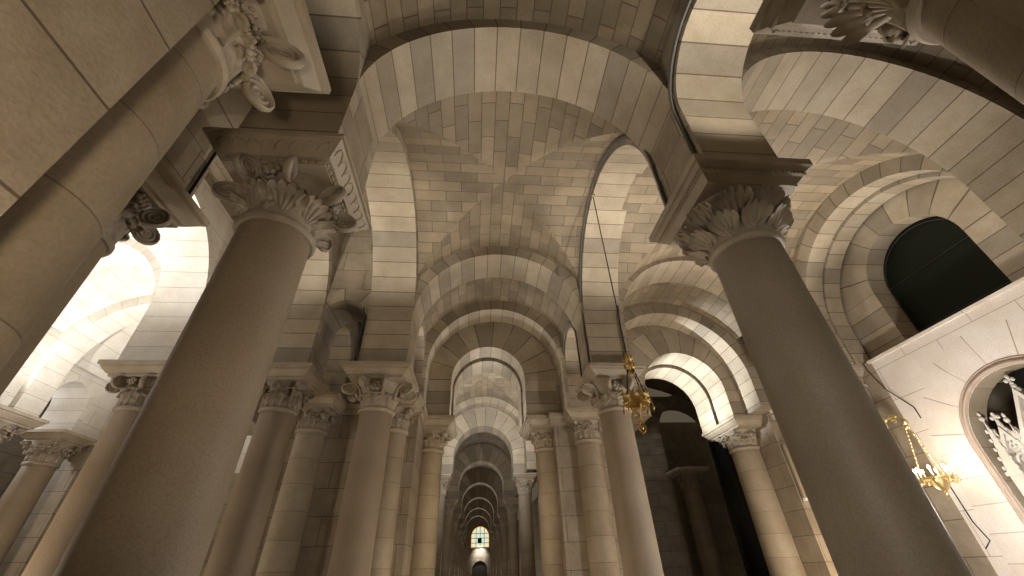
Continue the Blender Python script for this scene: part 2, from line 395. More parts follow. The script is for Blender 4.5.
# ------------------------------------------------------------------ capital parts (metres; axis of the column is local z, x = outward)
def leaf_mesh(h, wd, lean, curl, m, lobes=4, thick=0.022, name='acanthus_leaf'):
    """an acanthus leaf: rises along z against the bell, leans outward (+x) and rolls over at the tip; lobed outline, midrib and veins"""
    nu, nv = 20, 30
    mb = MB(); G = []
    L = h * 1.30; x = z = 0.0
    for j in range(nv + 1):
        v = j / nv
        phi = lean * v * 2.2 + (0 if v < 0.55 else ((v - 0.55) / 0.45) ** 1.25 * 2.9)
        kk = 1.0 if v < 0.55 else max(0.42, curl / 0.09 * 0.62)
        if j: x += math.sin(phi) * L / nv * kk; z += math.cos(phi) * L / nv * kk
        nx, nz = math.cos(phi), -math.sin(phi)
        base = 0.62 + 0.38 * math.sin(PI * min(1.0, v * 0.95 + 0.05))
        if v > 0.72: base *= math.sqrt(max(0.0, 1 - ((v - 0.72) / 0.285) ** 2)) * 0.92 + 0.08
        lob = abs(math.sin(PI * (lobes * v + 0.5)))
        prof = base * (0.80 + 0.24 * lob ** 0.6)
        row = []
        for i in range(nu + 1):
            u = -1 + 2 * i / nu
            vein = 0.055 * wd * math.cos(2 * PI * (lobes * v - 0.9 * abs(u) + 0.5)) * min(1, abs(u) * 2.5)
            mid = 0.09 * wd * math.exp(-(u / 0.13) ** 2)
            cup = -0.20 * wd * u * u * (1 if v < 0.55 else 1 - 0.8 * (v - 0.55) / 0.45)
            rel = vein + mid
            row.append(Vector((x + cup + rel * nx, u * wd * 0.5 * prof, z + rel * nz)))
        G.append((row, nx, nz))
    for j in range(nv):
        ra, rb = G[j][0], G[j + 1][0]
        oa, ob = Vector((G[j][1], 0, G[j][2])) * thick, Vector((G[j + 1][1], 0, G[j + 1][2])) * thick
        for i in range(nu):
            q = [ra[i], ra[i + 1], rb[i + 1], rb[i]]
            mb.face(q, [(0, 0)] * 4, m, True)
            mb.face([rb[i] - ob, rb[i + 1] - ob, ra[i + 1] - oa, ra[i] - oa], [(0, 0)] * 4, m, True)
        for i in (0, nu):
            mb.face([ra[i], rb[i], rb[i] - ob, ra[i] - oa], [(0, 0)] * 4, m, True)
    for (row, nx, nz) in (G[0], G[-1]):
        o = Vector((nx, 0, nz)) * thick
        for i in range(nu): mb.face([row[i], row[i + 1], row[i + 1] - o, row[i] - o], [(0, 0)] * 4, m, True)
    o = mb.build(name, soft=True); me = o.data; bpy.data.objects.remove(o); return me

def volute_mesh(rb, h, rad, reach, m, wid=0.05, turns=2.1, name='volute'):
    """stalk rising from the bell at x = rb to a spiral scroll in the x-z plane, reaching x = reach, top at z = h"""
    cx, cz = reach - rad, h - rad
    pts = []; rr = []
    p0 = Vector((rb, 0, h * 0.38)); p3 = Vector((cx, 0, h)); p1 = Vector((rb + 0.01, 0, h * 0.8)); p2 = Vector((cx - (cx - rb) * 0.6, 0, h))
    for i in range(9):
        t = i / 9
        pts.append(p0 * (1 - t) ** 3 + p1 * 3 * t * (1 - t) ** 2 + p2 * 3 * t * t * (1 - t) + p3 * t ** 3); rr.append(rad * 0.20)
    ns = int(14 * turns)
    for i in range(ns + 1):
        a = PI / 2 - 2 * PI * turns * i / ns
        r = rad * (1 - 0.84 * i / ns)
        pts.append(Vector((cx + r * math.cos(a), 0, cz + r * math.sin(a)))); rr.append(rad * (0.17 - 0.06 * i / ns))
    mb = MB(); tube(mb, pts, rr, m, 8, flat=(wid / (rad * 0.36), 1.0), upv=(0, 1, 0))
    # solid back of the scroll, thinner than the rim, and its eye
    for sg in (-1, 1):
        fan = [(cx + rad * 0.95 * math.cos(2 * PI * k / 20), sg * wid * 0.17, cz + rad * 0.95 * math.sin(2 * PI * k / 20)) for k in range(20)]
        mb.face(fan if sg > 0 else fan[::-1], [(0, 0)] * 20, m)
    ball(mb, (cx, 0, cz), rad * 0.2, m)
    o = mb.build(name); me = o.data; bpy.data.objects.remove(o); return me

def rosette_mesh(r, m, petals=6, name='rosette'):
    mb = MB()
    for k in range(petals):
        a = 2 * PI * k / petals
        ball(mb, (0.25 * r, math.cos(a) * r * 0.62, math.sin(a) * r * 0.62), r * 0.42, m, 8, 5)
    ball(mb, (0.45 * r, 0, 0), r * 0.34, m, 8, 5)
    o = mb.build(name); me = o.data; bpy.data.objects.remove(o); return me

def shell_mesh(h, wd, reach, m, ribs=7, name='scalloped_leaf', spread=1.05):
    """broad scallop shell fanning out from the neck in rounded ribs, its rim rolling forward"""
    nu, nv = 8 * ribs, 14; mb = MB(); G = []; th = 0.025
    for j in range(nv + 1):
        v = j / nv; row = []
        for i in range(nu + 1):
            u = -1 + 2 * i / nu
            ang = u * spread
            rb_ = abs(math.sin(PI * ribs * (u + 1) / 2))
            rl = h * (0.10 + 0.90 * v) * (1 - 0.09 * (1 - rb_ ** 0.7) * v)
            y = math.sin(ang) * rl * wd / h * 0.66; z = (math.cos(ang) * 0.80 + 0.20) * rl
            x = reach * v ** 1.5 + 0.11 * h * v * (rb_ ** 0.6 - 0.5) - 0.14 * h * u * u
            if v > 0.82: x += 0.07 * h * (v - 0.82) / 0.18; z -= 0.06 * h * ((v - 0.82) / 0.18) ** 2
            row.append(Vector((x, y, z)))
        G.append(row)
    for j in range(nv):
        for i in range(nu):
            q = [G[j][i], G[j][i + 1], G[j + 1][i + 1], G[j + 1][i]]
            mb.face(q, [(0, 0)] * 4, m, True); mb.face([p - Vector((th, 0, 0)) for p in reversed(q)], [(0, 0)] * 4, m, True)
    edge = G[0] + [r[-1] for r in G[1:]] + G[-1][-2::-1] + [r[0] for r in G[-2:0:-1]]
    for a, b in zip(edge, edge[1:] + edge[:1]):
        o = Vector((th, 0, 0)); mb.face([a, b, b - o, a - o], [(0, 0)] * 4, m, True)
    o = mb.build(name, soft=True); me = o.data; bpy.data.objects.remove(o); return me

# shared meshes
LEAF = {k: leaf_mesh(0.34, 0.30, 0.10, 0.075, M[k], lobes=3) for k in ('carved', 'carvedg')}
LEAF2 = {k: leaf_mesh(0.56, 0.28, 0.16, 0.080, M[k], lobes=4) for k in ('carved', 'carvedg')}
VOL = {k: volute_mesh(0.38, 0.70, 0.165, 0.80, M[k], wid=0.09, turns=2.4) for k in ('carved', 'carvedg')}
VOLS = {k: volute_mesh(0.40, 0.70, 0.085, 0.56, M[k], wid=0.05, turns=1.8) for k in ('carved', 'carvedg')}
ROS = {k: rosette_mesh(0.085, M[k]) for k in ('carved', 'carvedg')}
SHELL = shell_mesh(0.50, 0.42, 0.20, M['carved'])
SHELL2 = shell_mesh(0.36, 0.30, 0.16, M['carved'], ribs=5)
PALM = {k: shell_mesh(0.40, 0.40, 0.11, M[k], ribs=6, name='palmette') for k in ('carved', 'carvedg')}

def square_mb(prof, m, hx=None):
    """stack of square sections: prof = [(halfx, halfy, z)] metres local"""
    mb = MB()
    for (xa, ya, za), (xb, yb, zb) in zip(prof, prof[1:]):
        A = [(-xa, -ya, za), (xa, -ya, za), (xa, ya, za), (-xa, ya, za)]
        B = [(-xb, -yb, zb), (xb, -yb, zb), (xb, yb, zb), (-xb, yb, zb)]
        for k in range(4):
            l = (k + 1) % 4
            p = [A[k], A[l], B[l], B[k]]
            mb.face(p, [(q[0] + q[1], q[2]) for q in p], m)
    for (x, y, z) in (prof[0], prof[-1]):
        p = [(-x, -y, z), (x, -y, z), (x, y, z), (-x, y, z)]
        mb.face(p, [(q[0], q[1]) for q in p], m)
    return mb

NECK, TOP = 0.735, 1.0
def hz(h): return EYE + h * S          # module height -> metres above floor

def column(name, label, x, y, R=0.095, hx=0.185, hy=0.185, style='volute', shaft='shaft', carve='carved', group=None, detail=2, ox=0.0, oy=0.0, cat='column', rz=0.0, neck=None):
    """column thing: base, shaft, astragal, capital (> leaves, volutes ...), abacus (> bead row / dentils)"""
    root = empty(name, W(x, y, FLOORH), label, cat, group)
    r = R * S; zn = hz(neck or (0.78 if shaft == 'drum' else 0.762))
    cm = M[carve]
    if detail > 1:
        b = square_mb([(r * 1.55, r * 1.55, 0), (r * 1.55, r * 1.55, 0.3), (r * 1.4, r * 1.4, 0.36)], M['abacus'])
        b.build('base', root)
    lathe([(r * 1.25, 0.3), (r * 1.3, 0.4), (r * 1.08, 0.5), (r * 1.02, 0.56), (r * 1.02, 1.0), (r * 0.985, zn * 0.6), (r * 0.95, zn)], M[shaft], 48 if detail > 1 else 24).build('shaft', root)
    ra = r * 0.97
    lathe([(ra * 0.96, zn - 0.02), (ra * 1.06, zn - 0.015), (ra * 1.115, zn + 0.02), (ra * 1.115, zn + 0.05), (ra * 1.06, zn + 0.075), (ra * 0.97, zn + 0.08)], cm, 40 if detail > 1 else 20).build('astragal', root)
    zb = hz(0.925)                      # underside of abacus
    H = zb - zn - 0.07
    k = r / 0.38
    cap = None
    if style == 'shell':
        prof = [(ra * 0.98, 0), (ra * 1.0, H * 0.35), (ra * 1.14, H * 0.65), (ra * 1.38, H * 0.9), (ra * 1.46, H * 0.96), (ra * 1.46, H)]
    else:
        prof = [(ra * 0.98, 0), (ra * 1.0, H * 0.4), (ra * 1.12, H * 0.72), (ra * 1.3, H * 0.93), (ra * 1.34, H)]
    cap = lathe(prof, cm, 36 if detail > 1 else 18).build('capital', root, (0, 0, zn + 0.07))
    items = []
    hh = H / 0.70
    if style == 'volute':
        for i in range(8): items.append(('acanthus_leaf', LEAF[carve], (i + .5) * PI / 4, ra * 1.0, 0.0, hh * 1.15, 1.0 * k))
        for i in range(8): items.append(('acanthus_leaf', LEAF2[carve], i * PI / 4, ra * 0.99, 0.0, hh * 1.0, 1.0 * k))
        for i in range(4):
            for dv in (-0.36, 0.36): items.append(('volute', VOL[carve], PI / 4 + i * PI / 2 + dv, 0, 0.0, hh, 0.92 * k))
        for i in range(4):
            for dv in (-0.26, 0.26): items.append(('volute', VOLS[carve], i * PI / 2 + dv, 0, 0.02, hh * 0.98, 0.95 * k))
        for i in range(4): items.append(('rosette', ROS[carve], i * PI / 2, ra * 1.34, H * 0.86, hh, 1.0 * k))
    elif style == 'palmette':
        for i in range(8): items.append(('palmette', PALM[carve], i * PI / 4 + PI / 8, ra * 0.98, 0.02, hh * 1.05, 1.15 * k))
        for i in range(4): items.append(('acanthus_leaf', LEAF2[carve], i * PI / 2, ra * 1.0, 0.0, hh * 1.05, 1.1 * k))
        for i in range(4):
            for dv in (-0.42, 0.42): items.append(('volute', VOL[carve], PI / 4 + i * PI / 2 + dv, 0, 0.0, hh, 0.95 * k))
        for i in range(4):
            for dv in (-0.26, 0.26): items.append(('volute', VOLS[carve], i * PI / 2 + dv, 0, 0.0, hh, 0.95 * k))
        for i in range(4): items.append(('rosette', ROS[carve], i * PI / 2, ra * 1.36, H * 0.88, hh, 1.1 * k))
    elif style == 'leafy':
        for i in range(10): items.append(('acanthus_leaf', LEAF[carve], (i + .5) * PI / 5, ra * 1.0, 0.0, hh * 1.45, 1.35 * k))
        for i in range(10): items.append(('acanthus_leaf', LEAF2[carve], i * PI / 5, ra * 1.0, 0.03, hh * 1.12, 1.35 * k))
        for i in range(4): items.append(('scalloped_leaf', SHELL, PI / 4 + i * PI / 2, ra * 1.05, H * .15, hh * 1.1, 1.15 * k))
    elif style == 'banded':
        for i in range(8): items.append(('acanthus_leaf', LEAF[carve], i * PI / 4, ra * 1.0, 0.0, hh * 1.35, 1.35 * k))
        for i in range(4):
            for dv in (-0.40, 0.40): items.append(('volute', VOL[carve], PI / 4 + i * PI / 2 + dv, 0, 0.0, hh, 1.0 * k))
        for i in range(8): items.append(('rosette', ROS[carve], (i + .5) * PI / 4, ra * 1.16, H * 0.55, hh, 0.9 * k))
        bd = MB()
        for rw, (rz_, rr_) in enumerate(((0.66, 1.20), (0.74, 1.25), (0.82, 1.30))):
            for i in range(40):
                a = 2 * PI * (i + rw * .5) / 40; ball(bd, (ra * rr_ * math.cos(a), ra * rr_ * math.sin(a), H * rz_), 0.028 if rw == 1 else 0.02, cm, 6, 4)
        bd.build('bead_band', cap)
    elif style == 'shell':
        for i in range(9): items.append(('scalloped_leaf', SHELL, i * 2 * PI / 9, ra * 1.0, 0.0, hh * 1.28, 1.12 * k))
        for i in range(9): items.append(('scalloped_leaf', SHELL2, (i + .5) * 2 * PI / 9, ra * 1.03, 0.0, hh * 1.0, 1.05 * k))
        for i in range(9): items.append(('rosette', ROS[carve], (i + .5) * 2 * PI / 9, ra * 1.06, 0.10, hh, 0.62 * k))
    elif style == 'scroll':
        for i in range(8): items.append(('acanthus_leaf', LEAF[carve], i * PI / 4, ra * 1.0, 0.0, hh * 1.3, 1.0 * k))
        for i in range(4):
            for dv in (-0.44, 0.44): items.append(('volute', VOL[carve], PI / 4 + i * PI / 2 + dv, 0, 0.0, hh * 1.02, 1.08 * k))
        for i in range(4): items.append(('rosette', ROS[carve], i * PI / 2, ra * 1.3, H * 0.78, hh * 1.2, 1.5 * k))
        for i in range(4): items.append(('acanthus_leaf', LEAF2[carve], i * PI / 2, ra * 1.0, 0.0, hh * 0.8, 1.1 * k))
    elif style == 'foliate':
        rnd = random.Random(int(abs(x) * 1000 + abs(y) * 77))
        for i in range(8): items.append(('acanthus_leaf', LEAF[carve], i * PI / 4 + PI / 8, ra * 1.0, 0.0, hh * 1.2, 1.05 * k))
        for i in range(8): items.append(('acanthus_leaf', LEAF2[carve], i * PI / 4, ra * 1.0, 0.02, hh * 1.08, 1.15 * k))
        for i in range(8): items.append(('rosette', ROS[carve], i * PI / 4 + rnd.uniform(-.1, .1), ra * 1.22, H * rnd.uniform(0.55, 0.8), hh, rnd.uniform(0.9, 1.3) * k))
        for i in range(4): items.append(('volute', VOLS[carve], PI / 4 + i * PI / 2, 0, 0.0, hh, 1.2 * k))
    if detail > 1:
        for nm, me, a, rad, dz, sz, sk in items:
            vk = (sk, sk, sz) if nm != 'rosette' else (sk, sk, sk)
            o = link(me, nm, cap, (rad * math.cos(a), rad * math.sin(a), dz), (0, 0, a), vk)
    else:
        bm = bmesh.new(); bm.from_mesh(cap.data)
        for nm, me, a, rad, dz, sz, sk in items:
            vk = (sk, sk, sz) if nm != 'rosette' else (sk, sk, sk)
            t = me.copy(); t.transform(Matrix.Translation((rad * math.cos(a), rad * math.sin(a), dz)) @ Matrix.Rotation(a, 4, 'Z') @ Matrix.Diagonal((*vk, 1)))
            bm.from_mesh(t); bpy.data.meshes.remove(t)
        bm.to_mesh(cap.data); bm.free()
    # abacus
    zt = hz(1.0); X, Y = hx * S, hy * S; o2 = (ox * S, oy * S, 0)
    if style in ('palmette',):
        ab = square_mb([(X - .20, Y - .20, zb), (X - .20, Y - .20, zb + .07), (X - .155, Y - .155, zb + .07), (X - .03, Y - .03, zt - .05), (X, Y, zt - .05), (X, Y, zt)], M['abacus']).build('abacus', root, o2)
        d = MB(); n = 13
        for sd in range(4):
            for i in range(n):
                a = -1 + 2 * (i + .5) / n
                t = a * (X - .21); e = Y - .20
                bx = (t - .028, t + .028, -e - .022, -e + .01)
                pts = [(bx[0], bx[2]), (bx[1], bx[2]), (bx[1], bx[3]), (bx[0], bx[3])]
                c_, s_ = math.cos(sd * PI / 2), math.sin(sd * PI / 2)
                rp = [(p[0] * c_ - p[1] * s_, p[0] * s_ + p[1] * c_) for p in pts]
                A = [(p[0], p[1], zb + .018) for p in rp]; B = [(p[0], p[1], zb + .058) for p in rp]
                d.face(A, [(0, 0)] * 4, M['abacus']); d.face(B, [(0, 0)] * 4, M['abacus'])
                for q in range(4):
                    l = (q + 1) % 4; d.face([A[q], A[l], B[l], B[q]], [(0, 0)] * 4, M['abacus'])
        d.build('dentil_row', ab)
        # carved scale pattern along the sloping band
        sc_ = MB()
        for sd in range(4):
            c_, s_ = math.cos(sd * PI / 2), math.sin(sd * PI / 2)
            nn = 8
            for i in range(nn):
                t = (-1 + 2 * (i + .5) / nn)
                loop = []
                for q in range(7):
                    an = PI * q / 6
                    f = 0.30 + 0.52 * math.sin(an)
                    ex = (X - .155) + .125 * f; zz = zb + .07 + (zt - .05 - zb - .07) * f
                    px = t * (ex - .05) + 0.5 * (2 * (ex - .05) / nn) * math.cos(an)
                    py = -(ex + .004)
                    loop.append((px * c_ - py * s_, px * s_ + py * c_, zz))
                tube(sc_, loop, 0.011, M['abacus'], 5)
        sc_.build('scale_carving', ab)
    elif style in ('shell', 'leafy'):
        ab = square_mb([(X - .17, Y - .17, zb), (X - .17, Y - .17, zb + .03), (X - .11, Y - .11, zb + .10), (X - .075, Y - .075, zb + .11), (X - .075, Y - .075, zb + .15), (X - .03, Y - .03, zb + .19), (X, Y, zb + .20), (X, Y, zt)], M['abacus']).build('abacus', root, o2)
        bd = MB()
        for sd in range(4):
            c_, s_ = math.cos(sd * PI / 2), math.sin(sd * PI / 2)
            for i in range(26):
                t = (-1 + 2 * (i + .5) / 26) * (X - .085); py = -(Y - .075)
                ball(bd, (t * c_ - py * s_, t * s_ + py * c_, zb + .13), .021, M['abacus'], 6, 4)
        bd.build('bead_row', ab)
    else:
        square_mb([(X - .19, Y - .19, zb), (X - .19, Y - .19, zb + .05), (X - .15, Y - .15, zb + .06), (X - .05, Y - .05, zb + .17), (X - .05, Y - .05, zb + .20), (X, Y, zb + .215), (X, Y, zt)], M['abacus']).build('abacus', root, o2)
    return root

# ================================================================== BUILDING SHELL
V0 = 1.32                                    # springing height of the large arches
# floor
mb = MB(); mb.box(-3.9, 3.6, -2.2, 18.2, FLOORH - 0.05, FLOORH, M['floor'])
structure(mb, 'floor', 'grey stone slab floor under the columns', 'floor')

# ---- longitudinal arcades -----------------------------------------------------------
ROWS = [(-1.6, 0.31), (0.725, 1.005), (2.21, 2.49), (2.90, 3.62)]
def small(a, b): return ((a + b) / 2, (b - a) / 2, (b - a) / 2, V0)
def big(a, b, rz=None): return ((a + b) / 2, (b - a) / 2, rz or (b - a) / 2, V0)
LSM1, LBIG, LSM2 = small(0.31, 0.725), big(1.005, 2.21), small(2.49, 2.90)
def arcade(name, label, x0, x1, opens, mw, mv, y0=-1.6, y1=3.62, ztop=2.3):
    mb = MB(); arch_plate(mb, 'y', y0, y1, x0, x1, opens, 1.0, ztop, mw, mv, ring=0.05)
    return structure(mb, name, label, 'wall')
arcade('wall_left_arcade', 'arcade wall with tall round arch above the left nave columns', -0.71, -0.43, [LSM1, LBIG, LSM2], M['wall'], M['vous'])
arcade('wall_left_middle_arcade', 'pale arcade wall behind the left nave arcade', -1.27, -0.99, [LSM1, LBIG, LSM2], M['wall'], M['vous'])
arcade('wall_left_far_arcade', 'white-lit arcade wall above the column beside the bright aisle', -2.01, -1.73, [LBIG, LSM2], M['wallw'], M['vousw'], y0=0.6)
arcade('wall_left_outer', 'outermost white-lit arcade wall of the bright left aisle', -3.50, -3.22, [LBIG, (2.68, 0.18, 0.18, 1.2), (3.34, 0.15, 0.15, 1.2)], M['wallw'], M['vousw'], y0=0.6, y1=3.74)
RSM1 = small(0.31, 0.725)
arcade('wall_right_arcade', 'arcade wall with tall round arch above the right nave columns', 0.69, 0.94, [RSM1, LBIG, LSM2], M['wall'], M['vous'])

# ---- transverse arches -----------------------------------------------------------------
tn = [0]
def trans(label, lo, hi, y0, y1, c, R, z0=V0, zb=1.0, ztop=2.3, mw='wall', mv='vous', ring=0.09, Rz=None):
    tn[0] += 1
    mb = MB(); arch_plate(mb, 'x', lo - 0.08, hi + 0.08, y0 + 0.002, y1 - 0.002, [(c, R + 0.003, (Rz or R) + 0.003, z0)], zb, ztop, M[mw], M[mv], ring=ring, n=36)
    return structure(mb, 'trim_%d' % tn[0], label, 'arch')
NC = 0.13
trans('wide transverse arch across the nave between the two nearest columns', -0.43, 0.69, 0.725, 1.005, NC, 0.56)
trans('second transverse arch across the nave beyond the groin vault', -0.43, 0.69, 2.21, 2.49, NC, 0.56)
trans('third ring arch across the nave in front of the wide voussoirs', -0.43, 0.69, 2.90, 3.12, NC, 0.53, ring=0.10)
# wide-voussoir order with the inner arch, in two soffit steps
trans('dark wide voussoir arch narrowing the nave to the corridor', -0.43, 0.69, 3.12, 3.33, 0.08, 0.30, z0=1.30, ring=0.26)
trans('inner soffit step of the narrow nave arch', -0.43, 0.69, 3.35, 3.62, 0.08, 0.285, z0=1.29, ring=0.20)
# right aisle
RC = 1.53
trans('transverse arch of the right aisle above the nearest right column', 0.94, 2.20, 0.725, 1.005, RC, 0.585, z0=1.28, mw='wall', mv='vous', ring=0.045)
trans('transverse arch of the right aisle beyond the window bay', 0.94, 2.20, 2.21, 2.49, RC, 0.575, z0=1.30)
trans('third ring arch of the right aisle', 0.94, 2.34, 2.90, 3.12, 1.60, 0.60, z0=1.24, ring=0.09)
trans('wide voussoir arch at the end of the right aisle', 0.94, 2.40, 3.12, 3.36, 1.75, 0.345, z0=1.215, ring=0.24)
trans('bright inner soffit step of the right aisle end arch', 0.94, 2.40, 3.38, 3.64, 1.75, 0.33, z0=1.205, ring=0.2)
# left: small arches between the twin columns, arches of narrow bay and white-lit aisle
for (y0, y1, nm) in ((0.725, 1.005, 'nearest'), (2.21, 2.49, 'second')):
    trans('small arch between the %s pair of twin left columns' % nm, -0.99, -0.71, y0, y1, -0.85, 0.14)
    trans('transverse arch of the narrow left bay, %s row' % nm, -1.73, -1.27, y0, y1, -1.50, 0.23)
    trans('white-lit transverse arch of the bright left aisle, %s row' % nm, -3.22, -2.01, y0, y1, -2.615, 0.59, mw='wallw', mv='vousw')
trans('white-lit ring arch deep in the bright left aisle', -3.22, -2.01, 2.95, 3.15, -2.615, 0.56, mw='wallw', mv='vousw')
# ---- vaults ------------------------------------------------------------------------------
def ceil(label, fn, name='ceiling'):
    mb = MB(); fn(mb); return structure(mb, name, label, 'vault')
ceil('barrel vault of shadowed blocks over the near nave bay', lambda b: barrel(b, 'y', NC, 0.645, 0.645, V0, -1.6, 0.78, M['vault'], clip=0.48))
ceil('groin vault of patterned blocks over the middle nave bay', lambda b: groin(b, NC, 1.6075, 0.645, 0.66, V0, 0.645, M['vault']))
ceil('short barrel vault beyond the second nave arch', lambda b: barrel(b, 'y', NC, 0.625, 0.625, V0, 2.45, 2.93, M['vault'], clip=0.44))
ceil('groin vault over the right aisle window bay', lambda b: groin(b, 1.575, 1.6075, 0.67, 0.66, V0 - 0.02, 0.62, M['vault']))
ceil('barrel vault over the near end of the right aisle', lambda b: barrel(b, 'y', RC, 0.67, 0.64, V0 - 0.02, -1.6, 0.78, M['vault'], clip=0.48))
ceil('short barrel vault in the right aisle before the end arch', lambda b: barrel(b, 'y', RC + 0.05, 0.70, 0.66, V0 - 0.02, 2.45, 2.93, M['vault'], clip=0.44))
ceil('white-lit groin vault over the bright left aisle', lambda b: groin(b, -2.615, 1.6075, 0.66, 0.66, V0, 0.645, M['wallw']))
ceil('white-lit vault deep in the bright left aisle', lambda b: barrel(b, 'y', -2.615, 0.66, 0.66, V0, 2.45, 2.98, M['wallw'], clip=0.44))
ceil('white-lit vault at the far end of the bright left aisle', lambda b: barrel(b, 'y', -2.615, 0.60, 0.60, V0, 3.1, 4.62, M['wallw'], clip=0.2))
ceil('white-lit vault over the near end of the bright left aisle', lambda b: barrel(b, 'y', -2.615, 0.66, 0.66, V0, -1.0, 0.78, M['wallw'], clip=0.44))
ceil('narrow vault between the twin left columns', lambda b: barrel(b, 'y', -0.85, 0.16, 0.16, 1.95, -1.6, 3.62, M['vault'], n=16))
ceil('narrow vault of the left passage bay', lambda b: barrel(b, 'y', -1.50, 0.25, 0.25, 1.95, -1.6, 3.62, M['vault'], n=20))

# ---- piers below the imposts ---------------------------------------------------------------
def pier(name, label, boxes, mt='wall'):
    mb = MB()
    for b in boxes: mb.box(*b, M[mt])
    return structure(mb, name, label, 'wall')
pier('wall_near_left_pier', 'big block pier in the upper left corner beside a half column', [(-0.75, -0.45, -1.6, 0.30, FLOORH, 1.0)])
pier('wall_near_left_back_pier', 'block pier behind the near left pier', [(-1.30, -0.96, -1.6, 0.31, FLOORH, 1.0)])
pier('wall_near_right_pier', 'dark block pier in the upper right corner', [(0.66, 0.98, -1.6, 0.165, FLOORH, 1.0)])
pier('wall_left_inner_pier', 'broad coursed pier behind the left smooth columns', [(-1.30, -0.42, 2.88, 3.64, FLOORH, 1.0)])
pier('wall_right_inner_pier', 'coursed pier between the clustered columns right of the corridor', [(0.60, 1.02, 3.14, 3.64, FLOORH, 1.0)])
pier('wall_right_end_pier', 'coursed pier at the right end of the right aisle arch', [(2.33, 2.75, 3.05, 3.64, FLOORH, 1.0), (2.40, 2.75, 2.49, 3.05, FLOORH, 2.0), (2.34, 2.75, 3.05, 3.64, 1.0, 2.06)])
pier('wall_left_passage_end', 'brightly lit wall seen through the small arch left of the corridor', [(-1.4, -0.78, 4.6, 4.7, FLOORH, 2.0)], 'wallw')
# cornice moulding that links the inner arch columns with their pier
mb = MB(); mb.box(0.55, 1.06, 3.04, 3.66, 0.965, 1.0, M['abacus']); mb.box(0.56, 1.04, 3.09, 3.66, 0.93, 0.965, M['abacus'])
structure(mb, 'trim_90', 'cornice moulding on the pier right of the corridor', 'cornice')
mb = MB(); mb.box(-1.34, -0.38, 2.84, 3.66, 0.965, 1.0, M['abacus']); mb.box(-1.32, -0.40, 2.86, 3.65, 0.93, 0.965, M['abacus'])
structure(mb, 'trim_91', 'cornice moulding on the broad left pier', 'cornice')

pier('wall_left_far', 'dim outer wall behind the columns at the left edge', [(-4.7, -4.6, -1.0, 6.5, FLOORH, 2.0), (-4.7, -1.3, 6.5, 6.6, FLOORH, 2.0)], 'wall')
pier('wall_left_aisle_end', 'white-lit end wall of the bright left aisle', [(-3.7, -1.42, 4.6, 4.7, 0.9, 2.0), (-3.5, -3.24, 3.76, 4.6, 0.98, 2.0)], 'wallw')
pier('wall_left_aisle_base', 'dim wall under the white-lit end of the left aisle', [(-3.7, -1.42, 4.62, 4.7, FLOORH, 0.9), (-3.5, -3.26, 3.78, 4.6, FLOORH, 0.98)], 'wall')
# ---- right wall -----------------------------------------------------------------------------
WC = 1.60
mb = MB(); arch_plate(mb, 'y', 0.5, 2.5, 2.22, 2.34, [(1.565, 0.565, 0.565, 1.245)], 1.0, 2.2, M['vault'], M['vous'], ring=0.10)
structure(mb, 'trim_92', 'outer ring of the stepped arch around the dark window', 'arch')
mb = MB(); arch_plate(mb, 'y', 0.5, 2.5, 2.35, 2.46, [(1.575, 0.552, 0.552, 1.24)], 1.0, 2.2, M['wall'], M['vous'], ring=0.10)
structure(mb, 'trim_93', 'inner ring of the stepped arch around the dark window', 'arch')
mb = MB(); arch_plate(mb, 'y', 0.5, 2.5, 2.48, 2.60, [(WC, 0.285, 0.285, 1.375)], 1.0, 2.2, M['wall'], M['vous'], ring=0.25)
structure(mb, 'wall_right_upper', 'wide voussoirs around the dark arched window', 'wall')
NCY, NR, NZ = 1.535, 0.275, 0.43
mb = MB(); arch_plate(mb, 'y', 0.45, 2.08, 2.40, 2.50, [(NCY, NR, NR, NZ)], FLOORH, 0.985, M['wallr'], M['vousr'], ring=0.20, ms=M['drum'])
structure(mb, 'wall_right', 'brightly lit stone wall with arched niche below the dark window', 'wall')
mb = MB(); mb.box(2.385, 2.62, 0.45, 2.09, 0.985, 1.0, M['wallr'])
structure(mb, 'trim_94', 'ledge along the top of the bright right wall', 'ledge')
pier('wall_right_pier', 'beige pilaster pier beside the wall lantern', [(2.40, 2.75, 2.08, 2.50, FLOORH, 1.0)], 'wall')
# niche shell: back and sides (open towards the aisle)
mb = MB()
for (a, b) in ((NCY - NR - .09, NCY - NR - .07), (NCY + NR + .07, NCY + NR + .09)): mb.box(2.50, 2.98, a, b, FLOORH, NZ + 0.35, M['wall'])
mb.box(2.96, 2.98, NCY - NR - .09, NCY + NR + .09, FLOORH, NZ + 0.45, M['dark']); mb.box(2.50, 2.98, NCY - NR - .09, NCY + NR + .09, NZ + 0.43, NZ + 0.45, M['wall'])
structure(mb, 'wall_right_niche', 'dark back of the niche behind the white altarpiece', 'wall')

def arc_tube(mb, c, R, z0, zb, x, r, m, a0=0.0, a1=PI, axis='y', n=40, left=True, rightj=True):
    pts = []
    P = (lambda a, z: W(x, a, z)) if axis == 'y' else (lambda a, z: W(a, x, z))
    if left: pts.append(P(c - R, zb))
    for k in range(n + 1):
        t = PI - a0 - (a1 - a0) * k / n; pts.append(P(c + R * math.cos(t), z0 + R * math.sin(t)))
    if rightj: pts.append(P(c + R, zb))
    return tube(mb, pts, r, m, 8)
mb = MB(); arc_tube(mb, NCY, NR + 0.012, NZ, FLOORH, 2.397, 0.045, M['wallr']); arc_tube(mb, NCY, NR + 0.034, NZ, FLOORH, 2.400, 0.018, M['wallr'])
structure(mb, 'trim_95', 'roll moulding around the niche with the white altarpiece', 'moulding')

